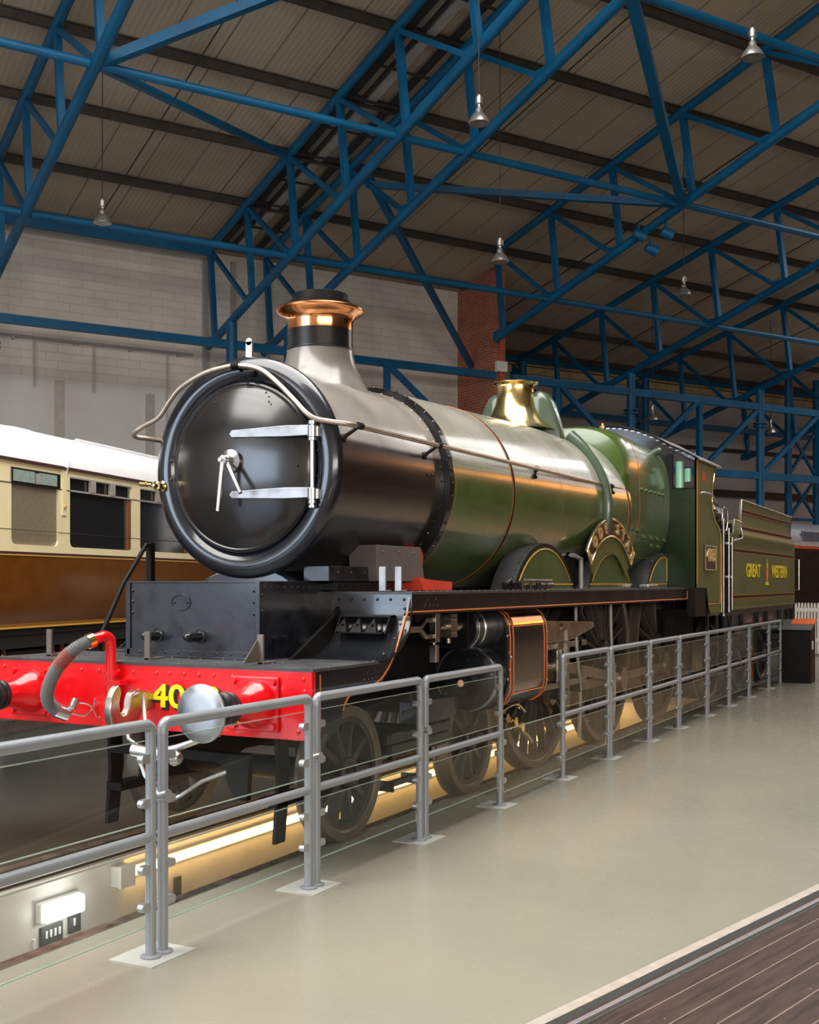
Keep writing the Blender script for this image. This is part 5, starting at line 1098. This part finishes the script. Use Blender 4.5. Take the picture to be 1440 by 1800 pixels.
for s in (-1,1):
    b = M(); b.prism([(x,s*1.33,z) for x,z in cs], (0,-s*.015,0))
    for x, z in ((9.6,2.50),(9.62,2.30),(9.75,2.05),(10.2,2.75),(10.2,1.95),(10.2,1.8)): b.rivet((x,s*1.33,z),(0,s,0),.010)
    sd = P_(b, 'cab_side', greent)
    b = M(); b.tube([(9.43,s*1.333,1.85),(9.43,s*1.333,3.50)], .008, 6); b.tube([(10.08,s*1.333,1.56),(10.80,s*1.333,1.56),(10.82,s*1.333,1.6),(10.83,s*1.333,2.42)], .006, 6); b.build('lining', orange, sd)
    b = M(); b.tube([(x,s*1.335,z) for x,z in cs[2:14]], .012, 8); b.build('beading', brass, sd)
    b = M(); b.tube(smooth_path([(9.55,s*1.34,3.06),(9.60,s*1.375,3.08),(10.1,s*1.38,3.08),(10.3,s*1.37,3.02),(10.45,s*1.36,2.99)],4), .013, 8); b.build('grab_rail', steel, sd)
    if s < 0:
        b = M(); b.box(9.80,10.47,-1.352,-1.33,2.03,2.38); pl_ = b.build('number_plate', bpy.data.materials['plate_dark'], sd)
        b = M(); b.tube([(9.81,-1.355,2.04),(10.46,-1.355,2.04),(10.46,-1.355,2.37),(9.81,-1.355,2.37)], .011, 6, closed=True)
        text('digits', '4003', brass, pl_, (10.135,-1.358,2.245), SIDE, .24, .008, 1.0, bold=.004) if False else None
        rim_ = b.build('plate_rim', brass, sd)
        text('plate_number', '4003', brass_l, sd, (10.135,-1.358,2.235), SIDE, .26, .008, .95, bold=.004)
        b = M(); b.box(9.73,9.87,-1.336,-1.33,3.25,3.38); b.build('route_disc', redb, sd)
b = M(); b.cyl((XF+.10,-1.08,3.14),(XF+.10,-1.08,3.50),.06,n=18); b.cyl((XF+.10,-1.20,3.22),(XF+.10,-1.20,3.40),.05,n=16); P_(b, 'cab_lubricator', teal)
b = M(); b.box(9.4,10.9,-1.2,1.2,1.40,1.5); b.box(9.7,10.3,.4,1.2,1.5,2.2); P_(b, 'cab_floor', blackf)
b = M(); b.box(10.2,10.95,-1.30,-1.15,1.39,1.43); b.box(10.3,10.9,-1.30,-1.05,.55,.58); b.box(10.3,10.9,-1.30,-1.05,.98,1.01); b.box(10.28,10.32,-1.28,-1.24,.5,1.4); b.box(10.88,10.92,-1.28,-1.24,.5,1.4); P_(b, 'cab_steps', boxm)
b = M(); b.cyl((11.0,-1.34,1.38),(11.0,-1.34,2.80),.018,n=10); b.cyl((11.0,-1.34,1.375),(11.0,-1.34,1.40),.035,n=10); P_(b, 'cab_handrail', steel)
b = M(); b.box(9.95,11.1,-.6,.6,1.0,1.4); b.box(9.4,11,-.9,-.62,1.0,1.4); P_(b, 'drag_box', blackf)

# ================================================================== tender
tn = root('tender', (14.6,0,0), 'green tender lettered in yellow behind the locomotive cab', 'tender')
T0, T1 = 11.70, 17.55
b = M(); b.box(T0,T1,-1.30,1.30,1.465,2.62)
for x, z in ((T1-.05,2.3),(T1-.05,1.9)): b.rivet((x,-1.3,z),(0,-1,0),.012)
tk = b.build('tank', greent, tn)
b = M()                                                             # flared upper coal sides
for s in (-1,1):
    q = [(T0+.35,1.30,2.52),(T0+.35,1.32,2.56),(T0+.45,1.36,2.60)]
    pr = [(1.30,2.50),(1.335,2.53),(1.35,2.58),(1.335,2.63),(1.30,2.70),(1.29,2.8),(1.29,3.05),(1.30,3.16)]
    A_ = [(T0+.62+.12*math.sin(min(1,(z-2.5)/.6)*1.5)*1.0, s*y, z) for y,z in pr]; B_ = [(17.15, s*y, z-.04*(z>3)) for y,z in pr]
    n_ = len(pr); b.add(A_+B_+[(x,y-s*.02,z) for x,y,z in A_]+[(x,y-s*.02,z) for x,y,z in B_],
        [(i,i+1,n_+i+1,n_+i) for i in range(n_-1)]+[(2*n_+i,3*n_+i,3*n_+i+1,2*n_+i+1) for i in range(n_-1)]+[(0,n_,3*n_,2*n_),(n_-1,3*n_-1,4*n_-1,2*n_-1)]+[(i,2*n_+i,2*n_+i+1,i+1) for i in range(n_-1)]+[(n_+i,n_+i+1,3*n_+i+1,3*n_+i) for i in range(n_-1)])
b.box(17.05,17.15,-1.29,1.29,2.62,3.10)
fl = b.build('coal_side', greent, tn)
b = M(); b.tube([(T0+.74,-1.305,3.165),(17.15,-1.305,3.125)], .014, 8); b.tube([(T0+.74,-1.31,3.165),(T0+.73,-1.30,3.0),(T0+.70,-1.30,2.75),(T0+.64,-1.34,2.60),(T0+.55,-1.35,2.55),(T0+.1,-1.31,2.50)], .016, 8); b.tube([(T0+.68,-1.33,2.80),(T0+.1,-1.33,2.82),(T0+.05,-1.32,2.6)], .016, 8); b.build('beading', steel, fl)
def tline(x0,x1,z, y=-1.302, par=None):
    bb = M(); bb.box(x0,x1,y,y+.004,z-.018,z+.018); g = bb.build('black_band', matb, par)
    bb = M()
    for dz in (-.026,.026): bb.box(x0,x1,y-.001,y+.004,z+dz-.004,z+dz+.004)
    bb.build('band_lining', orange, par)
tline(T0+.05,T1-.12,2.36,par=tk); tline(T0+.05,T1-.12,1.64,par=tk)
b = M(); 
for x in (T0+.06,T1-.14): b.box(x,x+.012,-1.303,-1.30,1.64,2.36)
b.build('band_lining', orange, tk)
tline(T0+.80,17.10,2.99,y=-1.305,par=fl); tline(T0+.75,17.12,2.72,y=-1.312,par=fl)
b = M(); b.box(T0,T1+.1,-1.34,-1.30,1.45,1.475); b.box(T0,T1,-1.304,-1.30,1.535,1.545); b.build('bottom_bead', greent, tn)
text('lettering', 'GREAT', yellow, tk, (13.42,-1.306,2.05), SIDE, .30, .002, 1.28, bold=.008)
text('lettering', 'WESTERN', yellow, tk, (15.85,-1.306,2.05), SIDE, .30, .002, 1.15, bold=.008)
b = M(); cxx = 14.62; b.prism([(cxx-.13,-1.306,2.12),(cxx-.13,-1.306,1.98),(cxx-.07,-1.306,1.90),(cxx,-1.306,1.86),(cxx+.07,-1.306,1.90),(cxx+.13,-1.306,1.98),(cxx+.13,-1.306,2.12)], (0,.004,0)); cre = b.build('crest_shield', redb, tk)
b = M(); b.prism([(cxx-.17,-1.308,1.82),(cxx+.17,-1.308,1.82),(cxx+.12,-1.308,1.88),(cxx-.12,-1.308,1.88)], (0,.004,0)); b.box(cxx-.06,cxx+.06,-1.309,-1.306,2.12,2.20); b.box(cxx-.02,cxx+.02,-1.309,-1.306,2.20,2.27); b.box(cxx-.015,cxx+.015,-1.310,-1.307,1.9,2.1); b.build('crest_scroll', yellow, cre)
b = M(); b.box(T0-.05,T1+.15,-1.25,1.25,1.36,1.45); b.box(T0,T1,-1.20,-1.16,.95,1.36); b.box(T0,T1,1.16,1.20,.95,1.36); b.box(T0,T1,-.62,-.58,.5,1.36); b.box(T0,T1,.58,.62,.5,1.36); b.box(T1+.1,T1+.15,-1.25,1.25,.85,1.36); b.build('tender_frame', boxm, tn)
b = M(); b.box(T0,T0+.05,-1.1,1.1,1.45,2.9); b.box(T0+.05,T0+.9,-1.0,1.0,2.55,2.85); b.build('tender_front', blackf, tn)
b = M(); b.lathe([(-.42,0),(-.42,.16),(-.38,.19),(.38,.19),(.42,.16),(.42,0)], (T0-.1,-.92,2.93), (1,0,0), n=28); bx = b.build('toolbox_dome', black, tn)
b = M(); b.box(T0-.52,T0+.25,-1.14,-1.11,2.90,2.92); b.tube([(T0+.12,-1.16,3.02),(T0+.35,-1.17,2.98),(T0+.38,-1.17,2.80),(T0+.28,-1.17,2.66),(T0+.05,-1.17,2.66),(T0-.02,-1.17,2.80),(T0+.02,-1.17,2.98)], .016, 8, closed=True); b.tube([(T0-.45,-1.13,2.68),(T0-.05,-1.15,2.66),(T0+.02,-1.2,2.64)], .014, 8); b.build('brass_rail', steel, bx)
b = M(); b.cyl((T0-.02,-1.32,1.45),(T0-.02,-1.32,2.55),.02,n=10); b.cyl((T0-.25,-1.32,1.42),(T0-.25,-1.32,2.68),.022,n=10)
for z in (1.95,2.45): b.bar((T0-.45,-1.3,z),(T0+.05,-1.3,z),.015,.03)
b.build('front_handrail', steel, tn)
b = M(); b.box(T0-.62,T0-.0,-1.25,-1.10,1.40,2.60); b.build('gangway_screen', blackf, tn)
b = M(); b.cyl((T1+.12,-1.36,1.72),(T1+.12,-1.36,2.32),.014,n=8); b.bar((T1-.05,-1.31,2.32),(T1+.14,-1.36,2.32),.02,.02); b.bar((T1-.05,-1.31,1.72),(T1+.14,-1.36,1.72),.02,.02); b.build('rear_handrail', steel, tn)
b = M(); b.lathe([(2.62,.3),(3.0,.3),(3.05,.25),(3.06,0)], (16.5,0,0), n=24); b.cyl((15.2,.0,2.62),(15.2,.0,3.25),.03,n=8); b.build('water_filler', blackf, tn)
Tt, St = spoked(.62,.14,12,.14,.10,'tender'); PARENT[0] = tn
for x in (12.45,14.6,16.75):
    for y in (-.755,.755): put_wheel(Tt, St, x, y, .62, y > 0, x)
    b = M(); b.cyl((x,-1.0,.62),(x,1.0,.62),.07,n=14); b.build('axle', blackf, tn)
    b = M(); b.box(x-.14,x+.14,-1.26,-1.16,.48,.80); b.cyl((x,-1.30,.62),(x,-1.16,.62),.08,n=14); b.build('axle_box', boxm, tn)
    b = M()
    for k in range(5): b.box(x-.45+.06*k,x+.45-.06*k,-1.27,-1.19,1.14-.03*k,1.165-.03*k)
    for s in (-1,1): b.bar((x+s*.42,-1.23,1.13),(x+s*.42,-1.23,1.36),.05,.05); b.prism([(x+s*.55,-1.21,1.36),(x+s*.30,-1.21,1.36),(x+s*.42,-1.21,1.18)], (0,.03,0))
    b.build('leaf_spring', boxm, tn)
